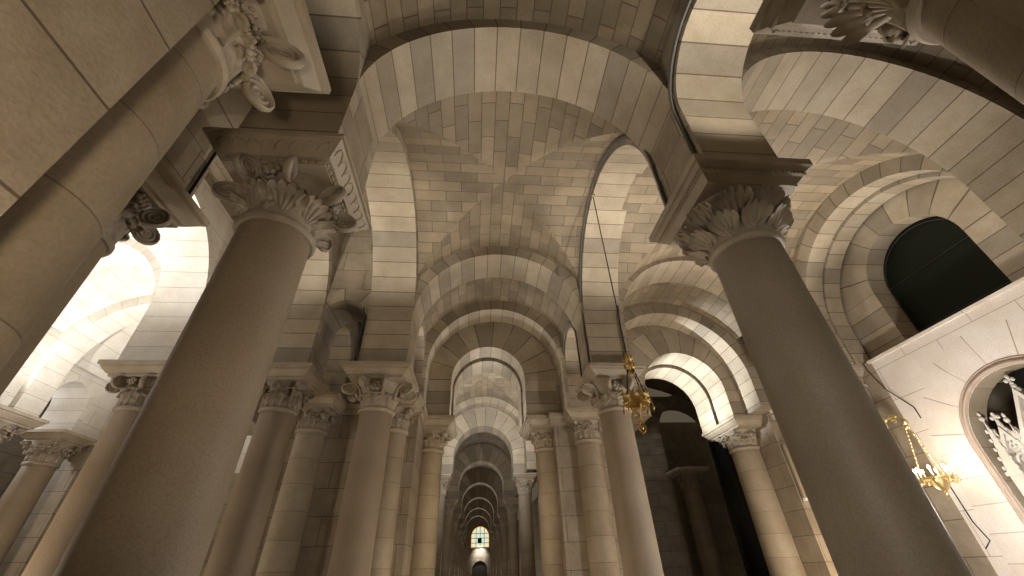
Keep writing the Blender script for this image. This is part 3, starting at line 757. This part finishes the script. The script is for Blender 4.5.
# dark arched window: glass, frame, bars
win = empty('window_1', W(2.60, WC, 1.0), 'dark arched window above the ledge of the right wall', 'window', kind='structure')
def warch(mb, R, z0, zb, x0, x1, m, seg=24):
    """solid arched slab in the y-z plane (metres, local to window base)"""
    pts = [(-R, zb)] + [(R * math.cos(PI - PI * k / seg), z0 + R * math.sin(PI - PI * k / seg)) for k in range(seg + 1)] + [(R, zb)]
    A = [(x0, a, z) for a, z in pts]; B = [(x1, a, z) for a, z in pts]
    mb.face(A, [(p[1], p[2]) for p in A], m); mb.face(B[::-1], [(p[1], p[2]) for p in B[::-1]], m)
    for k in range(len(pts)):
        l = (k + 1) % len(pts); mb.face([A[k], A[l], B[l], B[k]], [(0, 0)] * 4, m)
    return mb
g = warch(MB(), 0.29 * S, 0.375 * S, 0.0, 0.02, 0.05, M['glass']); g.build('window_pane', win)
fb = MB(); pts = [(-.03, -0.275 * S, 0.0)] + [(-.03, 0.275 * S * math.cos(PI - PI * k / 24), 0.36 * S + 0.275 * S * math.sin(PI - PI * k / 24)) for k in range(25)] + [(-.03, 0.275 * S, 0.0)]
tube(fb, pts, 0.016, M['dark'], 6); fb.build('window_frame', win)
for zz in (0.10, 0.40):
    t = MB(); lbox(t, -.012, .01, -0.275 * S, 0.275 * S, zz * S - .012, zz * S + .012, M['iron']); t.build('glazing_bar', win)

# ---- transept, corridor, far wall -----------------------------------------------------------------
CC = 0.08
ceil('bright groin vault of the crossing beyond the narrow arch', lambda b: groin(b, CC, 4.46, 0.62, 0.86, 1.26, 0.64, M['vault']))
mb = MB(); arch_plate(mb, 'y', 3.62, 5.30, -0.75, -0.54, [(4.46, 0.70, 0.56, 1.3)], 1.0, 2.06, M['wall'], M['vous'], ring=0.05)
structure(mb, 'wall_left_crossing', 'left arch wall of the bright crossing', 'wall')
mb = MB(); arch_plate(mb, 'y', 3.62, 5.30, 0.70, 0.91, [(4.46, 0.70, 0.56, 1.3)], 1.0, 2.06, M['wall'], M['vous'], ring=0.05)
structure(mb, 'wall_right_crossing', 'right arch wall of the bright crossing', 'wall')
ORD = ['first', 'second', 'third', 'fourth', 'fifth', 'sixth', 'seventh']
trans('ring arch at the far side of the bright crossing', -0.54, 0.70, 5.12, 5.30, CC, 0.52, z0=1.30, ring=0.10)
for k in range(6):
    y0 = 5.30 + 2.0 * k
    trans('%s round arch along the far corridor' % ORD[k], -0.54, 0.70, y0, y0 + 0.30, CC, 0.37, z0=1.20, ring=0.23)
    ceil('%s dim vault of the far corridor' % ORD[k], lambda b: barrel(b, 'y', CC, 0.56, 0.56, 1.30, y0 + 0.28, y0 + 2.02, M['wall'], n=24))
    mb = MB(); mb.box(-0.66, -0.47, y0 + 0.30, y0 + 2.0, 1.0, 1.62, M['wall']); structure(mb, 'wall_left_corridor', '%s wall bay left of the far corridor' % ORD[k], 'wall')
    mb = MB(); mb.box(0.63, 0.82, y0 + 0.30, y0 + 2.0, 1.0, 1.62, M['wall']); structure(mb, 'wall_right_corridor', '%s wall bay right of the far corridor' % ORD[k], 'wall')
mb = MB(); mb.box(-0.95, -0.85, 5.6, 17.6, FLOORH, 1.0, M['wall']); structure(mb, 'wall_left_corridor_back', 'dim wall behind the left corridor columns', 'wall')
mb = MB(); mb.box(1.0, 1.1, 5.6, 17.6, FLOORH, 1.0, M['wall']); structure(mb, 'wall_right_corridor_back', 'dim wall behind the right corridor columns', 'wall')
# far wall with window and door
FY = 17.4
mb = MB(); arch_plate(mb, 'x', -1.1, 1.2, FY, FY + 0.2, [(0.185, 0.27, 0.27, 0.10)], FLOORH, 0.74, M['wall'], M['vous'], ring=0.08)
mb.box(-1.1, -0.15, FY, FY + 0.2, 0.74, 1.9, M['wall']); mb.box(0.52, 1.2, FY, FY + 0.2, 0.74, 1.9, M['wall'])
structure(mb, 'wall_far', 'far end wall of the corridor with lit window and doorway', 'wall')
mb = MB(); arch_plate(mb, 'x', -0.15, 0.52, FY, FY + 0.2, [(0.185, 0.325, 0.325, 1.11)], 0.74, 1.9, M['wall'], M['vous'], ring=0.0)
structure(mb, 'trim_96', 'arched surround of the lit window at the corridor end', 'arch')

# far window and door
fw = empty('window_2', W(0.185, FY + 0.06, 0.785), 'lit leaded window with arched top at the far end of the corridor', 'window', kind='structure')
M['stained'] = principled('lit_pale_glass', (0.7, 0.75, 0.6), 0.4, 0, (0.74, 0.84, 0.64), 0.5)
M['stained_warm'] = principled('lit_amber_glass', (0.8, 0.55, 0.25), 0.4, 0, (1.0, 0.62, 0.25), 0.5)
def xarch(mb, R, z0, zb, y0, y1, m, seg=24):
    pts = [(-R, zb)] + [(R * math.cos(PI - PI * k / seg), z0 + R * math.sin(PI - PI * k / seg)) for k in range(seg + 1)] + [(R, zb)]
    A = [(a, y0, z) for a, z in pts]; B = [(a, y1, z) for a, z in pts]
    mb.face(A, [(0, 0)] * len(A), m); mb.face(B[::-1], [(0, 0)] * len(A), m)
    for k in range(len(pts)):
        l = (k + 1) % len(pts); mb.face([A[k], A[l], B[l], B[k]], [(0, 0)] * 4, m)
    return mb
xarch(MB(), 0.325 * S, 0.325 * S, 0.0, 0.06, 0.10, M['stained_warm']).build('border_glass', fw)
xarch(MB(), 0.285 * S, 0.325 * S, 0.12, 0.02, 0.059, M['stained']).build('window_pane', fw)
for a in (-0.15, 0.0, 0.15):
    t = MB(); lbox(t, a * S - .035, a * S + .035, -0.02, 0.03, 0.0, (0.325 + math.sqrt(0.325 ** 2 - a * a)) * S, M['iron']); t.build('glazing_bar', fw)
for zz in (0.13, 0.28, 0.43):
    t = MB(); lbox(t, -0.32 * S, 0.32 * S, -0.02, 0.03, zz * S - .035, zz * S + .035, M['iron']); t.build('glazing_bar', fw)
t = MB(); lbox(t, -0.09 * S, 0.06 * S, -0.04, 0.0, 0.13 * S, 0.28 * S, M['dark']); t.build('opening_vent', fw)
dr = empty('door_1', W(0.185, FY + 0.1, FLOORH), 'dark round-topped doorway at the far end of the corridor', 'door', kind='structure')
xarch(MB(), 0.27 * S, 0.10 * S + EYE, 0.0, 0.0, 0.1, M['wood']).build('door_leaf', dr)
t = MB(); lbox(t, -.03, .03, -.04, 0.0, 0, 0.36 * S + EYE, M['iron']); t.build('meeting_stile', dr)
lb = MB(); lbox(lb, -0.5, 0.5, -0.12, 0.0, 0, 0.09, M['iron']); lo_ = lb.build('wall_lamp', None, W(0.185, 17.402, 0.755)); tag(lo_, 'strip lamp under the lit window at the corridor end', 'lamp')

# ---- dark chapel beyond the end of the right aisle ---------------------------------------------------
mb = MB(); arch_plate(mb, 'x', 1.3, 4.2, 5.55, 5.9, [(2.98, 0.42, 0.42, 1.55)], 1.0, 2.06, M['wall'], M['vous'], ring=0.12)
mb.box(1.3, 2.56, 5.56, 5.9, FLOORH, 1.0, M['wall']); mb.box(3.4, 4.2, 5.56, 5.9, FLOORH, 1.0, M['wall'])
structure(mb, 'wall_chapel', 'dim block wall of the chapel with an arched recess', 'wall')
mb = MB(); mb.box(2.2, 4.2, 6.6, 6.7, FLOORH, 2.0, M['wall']); structure(mb, 'wall_chapel_back', 'dark back wall inside the chapel recess', 'wall')
mb = MB(); mb.box(0.95, 1.05, 3.64, 5.9, FLOORH, 1.0, M['wall']); structure(mb, 'wall_chapel_side', 'dim side wall of the chapel', 'wall')
ceil('dim vault of the chapel beyond the right aisle', lambda b: barrel(b, 'y', 2.2, 1.35, 1.0, 1.25, 3.62, 5.6, M['vault']))
ct = MB()  # black folded sheet standing in for the chapel's deep dark gap
for i in range(16):
    a0, a1 = i / 16, (i + 1) / 16
    f = lambda a: 0.05 * math.sin(a * 2 * PI * 5)
    ct.q((2.83 + 1.1 * a0, 4.9 + f(a0), FLOORH), (2.83 + 1.1 * a1, 4.9 + f(a1), FLOORH), (2.83 + 1.1 * a1, 4.9 + f(a1), 1.25), (2.83 + 1.1 * a0, 4.9 + f(a0), 1.25), (0, 0), (0, 0), (0, 0), (0, 0), M['cable'], True)
so = ct.build('backdrop'); sm_ = so.modifiers.new('thick', 'SOLIDIFY'); sm_.thickness = 0.04
tag(so, 'black curtain hanging in the dark chapel behind the right aisle arch', 'backdrop')

# ================================================================== COLUMNS
column('smooth_column', 'big smooth brown column in the left foreground with palmette capital', -0.57, 0.865, style='palmette', carve='carvedg')
column('smooth_column', 'big smooth grey column in the right foreground with scalloped shell capital', 0.805, 0.87, R=0.098, style='shell', shaft='shaftg', carve='carved')
column('smooth_column', 'smooth warm column left of the corridor with four scroll capital', -0.585, 2.35, hx=0.195, hy=0.21, style='scroll')
column('smooth_column', 'smooth warm column behind the hanging crown chandelier', 0.825, 2.345, hx=0.175, hy=0.21, style='scroll')
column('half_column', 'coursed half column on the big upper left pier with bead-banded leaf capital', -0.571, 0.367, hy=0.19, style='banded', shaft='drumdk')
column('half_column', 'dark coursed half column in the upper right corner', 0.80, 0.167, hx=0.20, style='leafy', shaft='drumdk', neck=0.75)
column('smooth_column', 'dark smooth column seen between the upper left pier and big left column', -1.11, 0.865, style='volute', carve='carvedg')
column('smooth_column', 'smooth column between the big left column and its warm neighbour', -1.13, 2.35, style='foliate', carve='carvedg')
column('smooth_column', 'smooth column under the white-lit arches left of the big left column', -1.87, 2.33, style='volute', carve='carvedg')
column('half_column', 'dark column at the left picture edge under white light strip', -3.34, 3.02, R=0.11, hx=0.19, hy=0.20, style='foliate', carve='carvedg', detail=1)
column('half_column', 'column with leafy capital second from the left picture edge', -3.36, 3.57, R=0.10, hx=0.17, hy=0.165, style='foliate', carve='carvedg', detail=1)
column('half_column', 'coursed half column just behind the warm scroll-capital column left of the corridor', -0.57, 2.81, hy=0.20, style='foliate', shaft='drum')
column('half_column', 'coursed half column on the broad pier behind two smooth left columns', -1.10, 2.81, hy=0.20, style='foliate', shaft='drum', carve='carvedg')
column('half_column', 'coursed column carrying the left foot of the narrow nave arch', -0.362, 3.345, hx=0.185, hy=0.26, style='foliate', shaft='drum')
column('half_column', 'coursed column carrying the right foot of the narrow nave arch', 0.56, 3.345, hx=0.185, hy=0.26, style='foliate', shaft='drum')
column('half_column', 'coursed half column between the corridor pier and the column behind the chandelier', 0.84, 3.10, hx=0.185, hy=0.19, style='foliate', shaft='drum')
column('half_column', 'pale coursed column carrying the right foot of the bright aisle arch', 2.27, 3.39, R=0.12, hx=0.185, hy=0.28, style='foliate', shaft='drum')
column('half_column', 'coursed half column squeezed between the bright aisle arch and big grey column', 2.52, 2.98, R=0.10, hx=0.185, hy=0.17, style='foliate', shaft='drum')
column('half_column', 'half column by the bright right wall, mostly hidden by the big grey column', 2.335, 2.27, R=0.085, hx=0.125, hy=0.135, style='foliate', shaft='drum')
column('half_column', 'dim column beside the dark chapel recess', 2.66, 5.28, R=0.11, hx=0.20, hy=0.2, style='foliate', shaft='drum', detail=1)
for k in range(6):
    y0 = 5.45 + 2.0 * k
    for sx, nm in ((-0.455, 'left'), (0.60, 'right')):
        column('corridor_column', 'coursed corridor column on the %s, %s from the near end' % (nm, ORD[k]), sx, y0, R=0.085, hx=0.15, hy=0.15, style='foliate', shaft='drum', detail=1, group='columns along the far corridor')

# ================================================================== FITTINGS
# crown chandelier ------------------------------------------------------------------------------------
CX, CY = 0.680, 1.63
ch = empty('chandelier', W(CX, CY, 0.585), 'gilded crown chandelier hanging on a long cable by the right arcade', 'chandelier')
Rr = 0.245
# ring band
lathe([(Rr, -.06), (Rr + .018, -.05), (Rr + .012, 0.0), (Rr + .022, .05), (Rr + .03, .065), (Rr + .01, .075), (Rr - .012, .07), (Rr - .015, -.055), (Rr, -.06)], M['gold'], 40).build('crown_band', ch)
d = MB()
for k in range(16):
    a = 2 * PI * k / 16; ball(d, ((Rr + .018) * math.cos(a), (Rr + .018) * math.sin(a), 0.0), .026, M['gold'], 8, 5)
d.build('band_boss', ch)
for k in range(8):
    a = 2 * PI * k / 8; t = MB(); rr = Rr + .02
    for (da, zz, r_) in ((0, .12, .03), (-.11, .10, .022), (.11, .10, .022), (0, .165, .02)):
        ball(t, (rr * math.cos(a + da), rr * math.sin(a + da), zz), r_, M['gold'], 7, 5, 1.3)
    tube(t, [(rr * math.cos(a), rr * math.sin(a), .06), (rr * math.cos(a), rr * math.sin(a), .13)], .012, M['gold'], 6)
    t.build('fleuron', ch)
d = MB()
for k in range(24):
    a0 = 2 * PI * k / 24; a1 = 2 * PI * (k + 1) / 24
    pts = [((Rr - .01) * math.cos(a0 + (a1 - a0) * q / 6), (Rr - .01) * math.sin(a0 + (a1 - a0) * q / 6), -.06 - .05 * math.sin(PI * q / 6)) for q in range(7)]
    tube(d, pts, .007, M['gold'], 5)
d.build('lace_fringe', ch)
for k in range(6):
    a = 2 * PI * (k + .5) / 6; rr = Rr + .055
    t = MB()
    tube(t, [((Rr) * math.cos(a), (Rr) * math.sin(a), -.03), ((rr) * math.cos(a), rr * math.sin(a), -.06), (rr * math.cos(a), rr * math.sin(a), -.13)], .013, M['gold'], 6)
    ball(t, (rr * math.cos(a), rr * math.sin(a), -.155), .03, M['gold'], 8, 5, 1.2)
    ball(t, (rr * math.cos(a), rr * math.sin(a), -.20), .014, M['gold'], 6, 4)
    t.build('lamp_cup', ch)
t = MB()
for k in range(4):
    a = PI / 2 * k; tube(t, [((Rr) * math.cos(a), (Rr) * math.sin(a), -.03), (Rr * .5 * math.cos(a), Rr * .5 * math.sin(a), -.16), (0.02 * math.cos(a), .02 * math.sin(a), -.24)], .009, M['gold'], 6)
t.build('lower_basket', ch)
t = MB(); ball(t, (0, 0, -.26), .035, M['gold'], 10, 6); tube(t, [(0, 0, -.28), (0, 0, -.36)], .009, M['gold'], 6)
pts = [(0.065 * math.cos(2 * PI * k / 20), 0, -.44 + .085 * math.sin(2 * PI * k / 20)) for k in range(21)]; tube(t, pts, .016, M['gold'], 6); ball(t, (0, 0, -.44), .038, M['gold'], 8, 6, 1.4); ball(t, (0, 0, -.545), .016, M['gold'], 6, 4)
t.build('pendant', ch)
zc = 0.62
lathe([(.0, zc - .12), (.05, zc - .10), (.085, zc - .04), (.10, zc), (.075, zc + .02), (.05, zc + .06), (.06, zc + .12), (.085, zc + .16), (.06, zc + .19), (.03, zc + .22), (.028, zc + .28), (0.0, zc + .30)], M['gold'], 20).build('canopy', ch)
d = MB()
for k in range(8):
    a = 2 * PI * k / 8
    for (r_, z_, s_) in ((.115, zc + .03, .026), (.10, zc + .19, .024), (.075, zc - .10, .022)):
        ball(d, (r_ * math.cos(a), r_ * math.sin(a), z_), s_, M['gold'], 7, 5, 1.4)
d.build('canopy_leaf', ch)
for k in range(4):
    a = PI / 2 * k + 0.5; t = MB(); n = 9
    for i in range(n):
        f = i / n; r0 = .085 + (Rr - .085) * f; z0 = zc - .05 + (.09 - zc + .05) * f
        f1 = (i + 1) / n; r1 = .085 + (Rr - .085) * f1; z1 = zc - .05 + (.09 - zc + .05) * f1
        tube(t, [(r0 * math.cos(a), r0 * math.sin(a), z0), (r1 * math.cos(a), r1 * math.sin(a), z1)], .011 if i % 2 else .017, M['iron'], 6)
    t.build('chain', ch)
zt = (1.895 - 0.585) * S
t = MB(); tube(t, [(0, 0, zc + .28), (0.0, 0, zt - .05)], .016, M['cable'], 6); t.build('suspension_cable', ch)
t = MB(); ball(t, (0, 0, zt - .03), .06, M['gold'], 10, 6, 0.7); tube(t, [(0, 0, zt - .02), (0.01 * S + .02, 0, zt + .02)], .02, M['iron'], 6); t.build('ceiling_hook', ch)

ch.scale = (0.82, 0.82, 1.0)

# wall lantern ------------------------------------------------------------------------------------------
LX, LY = 2.245, 1.955
ln = empty('wall_lantern', W(LX, LY, 0.30), 'gilded candle lantern hanging by chains from a scroll bracket on the right pier', 'lantern', rz=-0.205)
bt = MB()
top = (0.60 - 0.30) * S
wy = 0.975
tube(bt, [(0, wy, top + .05), (0, wy * .55, top + .16), (0, 0.05, top + .12), (0, 0, top)], [.022, .022, .02, .018], M['paleg'], 8)
for (c, r_, tr) in (((0, wy * .62, top + .04), .12, 1.6), ((0, wy * .25, top + .06), .075, 1.4)):
    pts = [Vector(c) + Vector((0, math.cos(2 * PI * tr * i / 24) * r_ * (1 - .8 * i / 24), math.sin(2 * PI * tr * i / 24) * r_ * (1 - .8 * i / 24))) for i in range(25)]
    tube(bt, pts, .016, M['paleg'], 6)
for i in range(5): ball(bt, (0, wy * (.15 + .17 * i), top + .13 + .03 * (i % 2)), .035, M['paleg'], 8, 5)
bt.build('bracket', ln)
t = MB(); lbox(t, -.07, .07, wy - .03, wy + .02, top - .12, top + .18, M['paleg']); t.build('wall_plate', ln)
t = MB(); ball(t, (0, 0, top - .04), .065, M['paleg'], 10, 6, 1.2); ball(t, (0, 0, top - .13), .035, M['paleg'], 8, 5, 1.5); t.build('canopy', ln)
for k in range(3):
    a = 2 * PI * k / 3 + .4; t = MB(); n = 14
    for i in range(n):
        f, f1 = i / n, (i + 1) / n
        P = lambda f: ((.03 + .20 * f) * math.cos(a), (.03 + .20 * f) * math.sin(a), top - .12 - (top - .20) * f)
        tube(t, [P(f), P(f1)], .010 if i % 2 else .018, M['paleg'], 6)
    t.build('chain', ln)
lathe([(0.0, -.16), (.05, -.15), (.10, -.10), (.145, -.02), (.165, .05), (.18, .07), (.16, .08), (.13, .05), (0, .02)], M['paleg'], 28).build('dish', ln)
t = MB(); ball(t, (0, 0, -.19), .03, M['paleg'], 8, 6, 1.6); ball(t, (0, 0, -.26), .016, M['paleg'], 6, 4, 1.5); t.build('finial', ln)
lathe([(.235, .055), (.255, .06), (.255, .085), (.235, .09), (.235, .055)], M['paleg'], 32).build('ring', ln)
for k in range(8):
    a = 2 * PI * k / 8; c_, s_ = math.cos(a), math.sin(a)
    t = MB(); tube(t, [(.15 * c_, .15 * s_, .05), (.22 * c_, .22 * s_, .0), (.28 * c_, .28 * s_, .02), (.28 * c_, .28 * s_, .10)], .012, M['paleg'], 6)
    ball(t, (.28 * c_, .28 * s_, .0), .03, M['paleg'], 7, 5); t.build('candle_arm', ln)
    t = MB(); tube(t, [(.28 * c_, .28 * s_, .10), (.28 * c_, .28 * s_, .21)], .016, M['wax'], 8); cd = t.build('candle', ln)
    t = MB(); ball(t, (.28 * c_, .28 * s_, .245), .022, M['flame'], 8, 6, 1.6); t.build('bulb', cd)
lamp(LX - 0.08, LY - 0.06, 0.42, 16, (1.0, 0.88, 0.72), 0.15)

# cables --------------------------------------------------------------------------------------------------
def cable(label, pts, r, mt, twin=None, name='conduit', cat='conduit', group=None):
    mb = MB(); tube(mb, pts, r, M[mt], 8)
    if twin: tube(mb, [Vector(p) + Vector(twin) for p in pts], r, M[mt], 8)
    o = mb.build(name); return tag(o, label, cat, group)
def arcpts(c, R, z0, zb0, zb1, x, n=36):
    pts = [W(x, c - R, z) for z in (zb0,)] + [W(x, c + R * math.cos(PI - PI * k / n), z0 + R * math.sin(PI - PI * k / n)) for k in range(n + 1)]
    return pts + [W(x, c + R, zb1)]
cable('twin grey conduits following the tall right arcade arch', arcpts(1.6075, 0.63, V0, 1.0, 1.0, 0.683), 0.024, 'conduit', (0, 0, 0.065))
cable('twin grey conduits running up the arch above the big grey column', arcpts(0.5175, 0.235, V0, 1.05, 1.0, 0.683), 0.024, 'conduit', (0, 0, 0.065))
cable('grey conduit round the small arch above the chandelier column', arcpts(2.695, 0.235, V0, 1.0, 1.0, 0.683), 0.022, 'conduit', (0, 0, 0.06))
cable('dark conduit rising on the aisle side of the big grey column', [W(0.955, 1.0, 1.0), W(0.955, 1.04, 1.2), W(0.955, 1.07, 1.42)], 0.022, 'conduit', (0, .06, 0))
cable('dark conduit rising beside the small arch by the warm left column', [W(-0.725, 2.20, 1.0), W(-0.725, 2.20, 1.32), W(-0.74, 2.20, 1.40)], 0.022, 'iron')
cable('dark conduit rising from the chandelier column on the aisle side', [W(0.915, 2.20, 1.0), W(0.915, 2.20, 1.3), W(0.93, 2.20, 1.5)], 0.022, 'iron')
cable('thin black cable running from the ledge to the wall lantern', [W(2.34, 2.075, 0.985), W(2.335, 2.07, 0.93), W(2.335, 2.03, 0.80), W(2.395, 1.99, 0.68), W(2.39, 1.985, 0.62)], 0.011, 'cable', name='cable', cat='cable')
cable('thin black cable below the wall lantern', [W(2.3955, 2.05, 0.30), W(2.3955, 2.045, 0.14), W(2.3955, 2.02, 0.06), W(2.3955, 2.06, 0.03)], 0.010, 'cable', name='cable', cat='cable')
cable('twin dark conduits along the pale arch between the dark left column and big left column', arcpts(1.6075, 0.63, V0, 1.0, 1.0, -0.98)[:15], 0.02, 'iron', (0, 0, 0.06))

# slim loudspeaker ------------------------------------------------------------------------------------------
sp = empty('column_loudspeaker', W(2.355, 3.03, 0.36), 'slim brown loudspeaker strip on the coursed pier by the big grey column', 'speaker')
t = MB(); lbox(t, -.07, .07, -.06, .02, 0.06, 0.38 * S, M['speaker']); t.build('speaker_grille', sp)
t = MB(); lbox(t, -.075, .075, -.07, .03, 0.0, 0.07, M['plastic']); t.build('end_cap', sp)

# altarpiece ----------------------------------------------------------------------------------------------
al = empty('altarpiece', W(2.445, NCY + 0.025, 0.0), 'white carved gothic altarpiece with gable and pinnacles inside the niche', 'altarpiece')
mm = M['marble']
def pinn(mb, y, z0, z1, wdt, x=0.0):
    """gothic pinnacle: square shaft, crocketed spire, finial"""
    h = z1 - z0
    lbox(mb, x - wdt, x + wdt, y - wdt, y + wdt, z0, z0 + h * .5, mm)
    lbox(mb, x - wdt * 1.25, x + wdt * 1.25, y - wdt * 1.25, y + wdt * 1.25, z0 + h * .5, z0 + h * .53, mm)
    lbox(mb, x - wdt * 1.2, x + wdt * 1.2, y - wdt * 1.2, y + wdt * 1.2, z0 + h * .2, z0 + h * .22, mm)
    A = [(x - wdt, y - wdt, z0 + h * .53), (x + wdt, y - wdt, z0 + h * .53), (x + wdt, y + wdt, z0 + h * .53), (x - wdt, y + wdt, z0 + h * .53)]
    for k in range(4): mb.face([A[k], A[(k + 1) % 4], (x, y, z0 + h * .96)], [(0, 0)] * 3, mm)
    for i in range(5):
        f = .56 + .075 * i; rr = wdt * (1 - (f - .53) / .43) + .012
        for sx in (-1, 1):
            for sy in (-1, 1): ball(mb, (x + sx * rr, y + sy * rr, z0 + h * f), .036, mm, 6, 4, 1.2)
    ball(mb, (x, y, z0 + h * .97), .055, mm, 8, 5); ball(mb, (x, y, z1 + .03), .035, mm, 6, 4, 1.5)
zb0 = 0.05
t = MB(); lbox(t, -.05, .5, -1.0, 1.0, -EYE, zb0, mm); lbox(t, -.12, .5, -1.03, 1.03, zb0, zb0 + .08, mm); t.build('altar_base', al)
t = MB(); lbox(t, .14, .35, -.97, .97, zb0 + .08, 1.86, mm); lbox(t, .08, .35, -.5, .5, 1.5, 2.0, mm); t.build('back_panel', al)
for (y, z1, w_) in ((1.0, 2.36, .13), (-1.0, 2.36, .13), (0.56, 2.22, .09), (-0.56, 2.22, .09)):
    t = MB(); pinn(t, y, zb0 + .08, z1, w_); t.build('pinnacle', al)
def gable(y, hw, z0, z1, x=0.03):
    mb = MB(); th = .09
    for sy in (-1, 1):
        A = [(x - .09, y + sy * hw, z0), (x + .16, y + sy * hw, z0), (x + .16, y, z1), (x - .09, y, z1)]
        B = [(p[0], p[1], p[2] - th * 1.6) for p in A]
        mb.face(A, [(0, 0)] * 4, mm); mb.face(B[::-1], [(0, 0)] * 4, mm)
        for k in range(4):
            l = (k + 1) % 4; mb.face([A[k], A[l], B[l], B[k]], [(0, 0)] * 4, mm)
        for i in range(7):
            f = (i + .5) / 7; ball(mb, (x, y + sy * hw * (1 - f), z0 + (z1 - z0) * f + .03), .042, mm, 7, 5, 1.2)
    # tympanum with trefoil
    mb.face([(x + .05, y - hw, z0), (x + .05, y + hw, z0), (x + .05, y, z1 - .05)], [(0, 0)] * 3, mm)
    rr = hw * .30
    for a in (90, 210, 330):
        c = (x, y + rr * .75 * math.cos(math.radians(a)), z0 + (z1 - z0) * .30 + rr * .75 * math.sin(math.radians(a)))
        tube(mb, [(c[0], c[1] + rr * .62 * math.cos(2 * PI * k / 16), c[2] + rr * .62 * math.sin(2 * PI * k / 16)) for k in range(17)], .022, mm, 6)
    tube(mb, [(x, y + rr * 1.6 * math.cos(2 * PI * k / 24), z0 + (z1 - z0) * .30 + rr * 1.6 * math.sin(2 * PI * k / 24)) for k in range(25)], .028, mm, 6)
    # pointed arch below
    for sy in (-1, 1):
        pts = [(x, y + sy * hw * .82, z0 - .7)] + [(x, y + sy * hw * .82 * math.cos(PI / 2 * k / 10) ** .8, z0 - .45 + .42 * math.sin(PI / 2 * k / 10)) for k in range(11)]
        tube(mb, pts, .03, mm, 6)
    # cross finial
    ball(mb, (x, y, z1 + .04), .05, mm, 8, 5); tube(mb, [(x, y, z1), (x, y, z1 + .22)], .025, mm, 6)
    for a in range(4): ball(mb, (x, y + .065 * math.cos(a * PI / 2), z1 + .16 + .065 * math.sin(a * PI / 2)), .042, mm, 7, 5)
    return mb
gable(0.0, 0.50, 1.75, 2.62, -.02).build('gable', al)
gable(0.76, 0.22, 1.62, 2.10).build('gable', al); gable(-0.76, 0.22, 1.62, 2.10).build('gable', al)
# canopy roof behind the gable
t = MB()
for sy in (-1, 1):
    A = [(.06, sy * .5, 1.75), (.42, sy * .5, 1.75), (.42, 0, 2.55), (.06, 0, 2.55)]
    B = [(p[0], p[1], p[2] - .05) for p in A]
    t.face(A, [(0, 0)] * 4, mm); t.face(B[::-1], [(0, 0)] * 4, mm)
    for k in range(4):
        l = (k + 1) % 4; t.face([A[k], A[l], B[l], B[k]], [(0, 0)] * 4, mm)
t.build('canopy_roof', al)
t = MB()
for i in range(15):
    y = -.98 + 1.96 * i / 14; ball(t, (.05, y, 1.95), .06, mm, 6, 4, 1.6)
lbox(t, -.02, .3, -1.0, 1.0, 1.82, 1.90, mm); t.build('cresting', al)
# candle on the dark chapel column
t = MB(); lathe([(0, 0), (.07, 0), (.07, .02), (.02, .04), (.02, .12), (.05, .14), (.0, .15)], M['plastic'], 14).build('tmp')
bpy.data.objects.remove(bpy.data.objects['tmp'])
al.scale = (0.8, 0.82, 0.95)
bpy.context.view_layer.update()
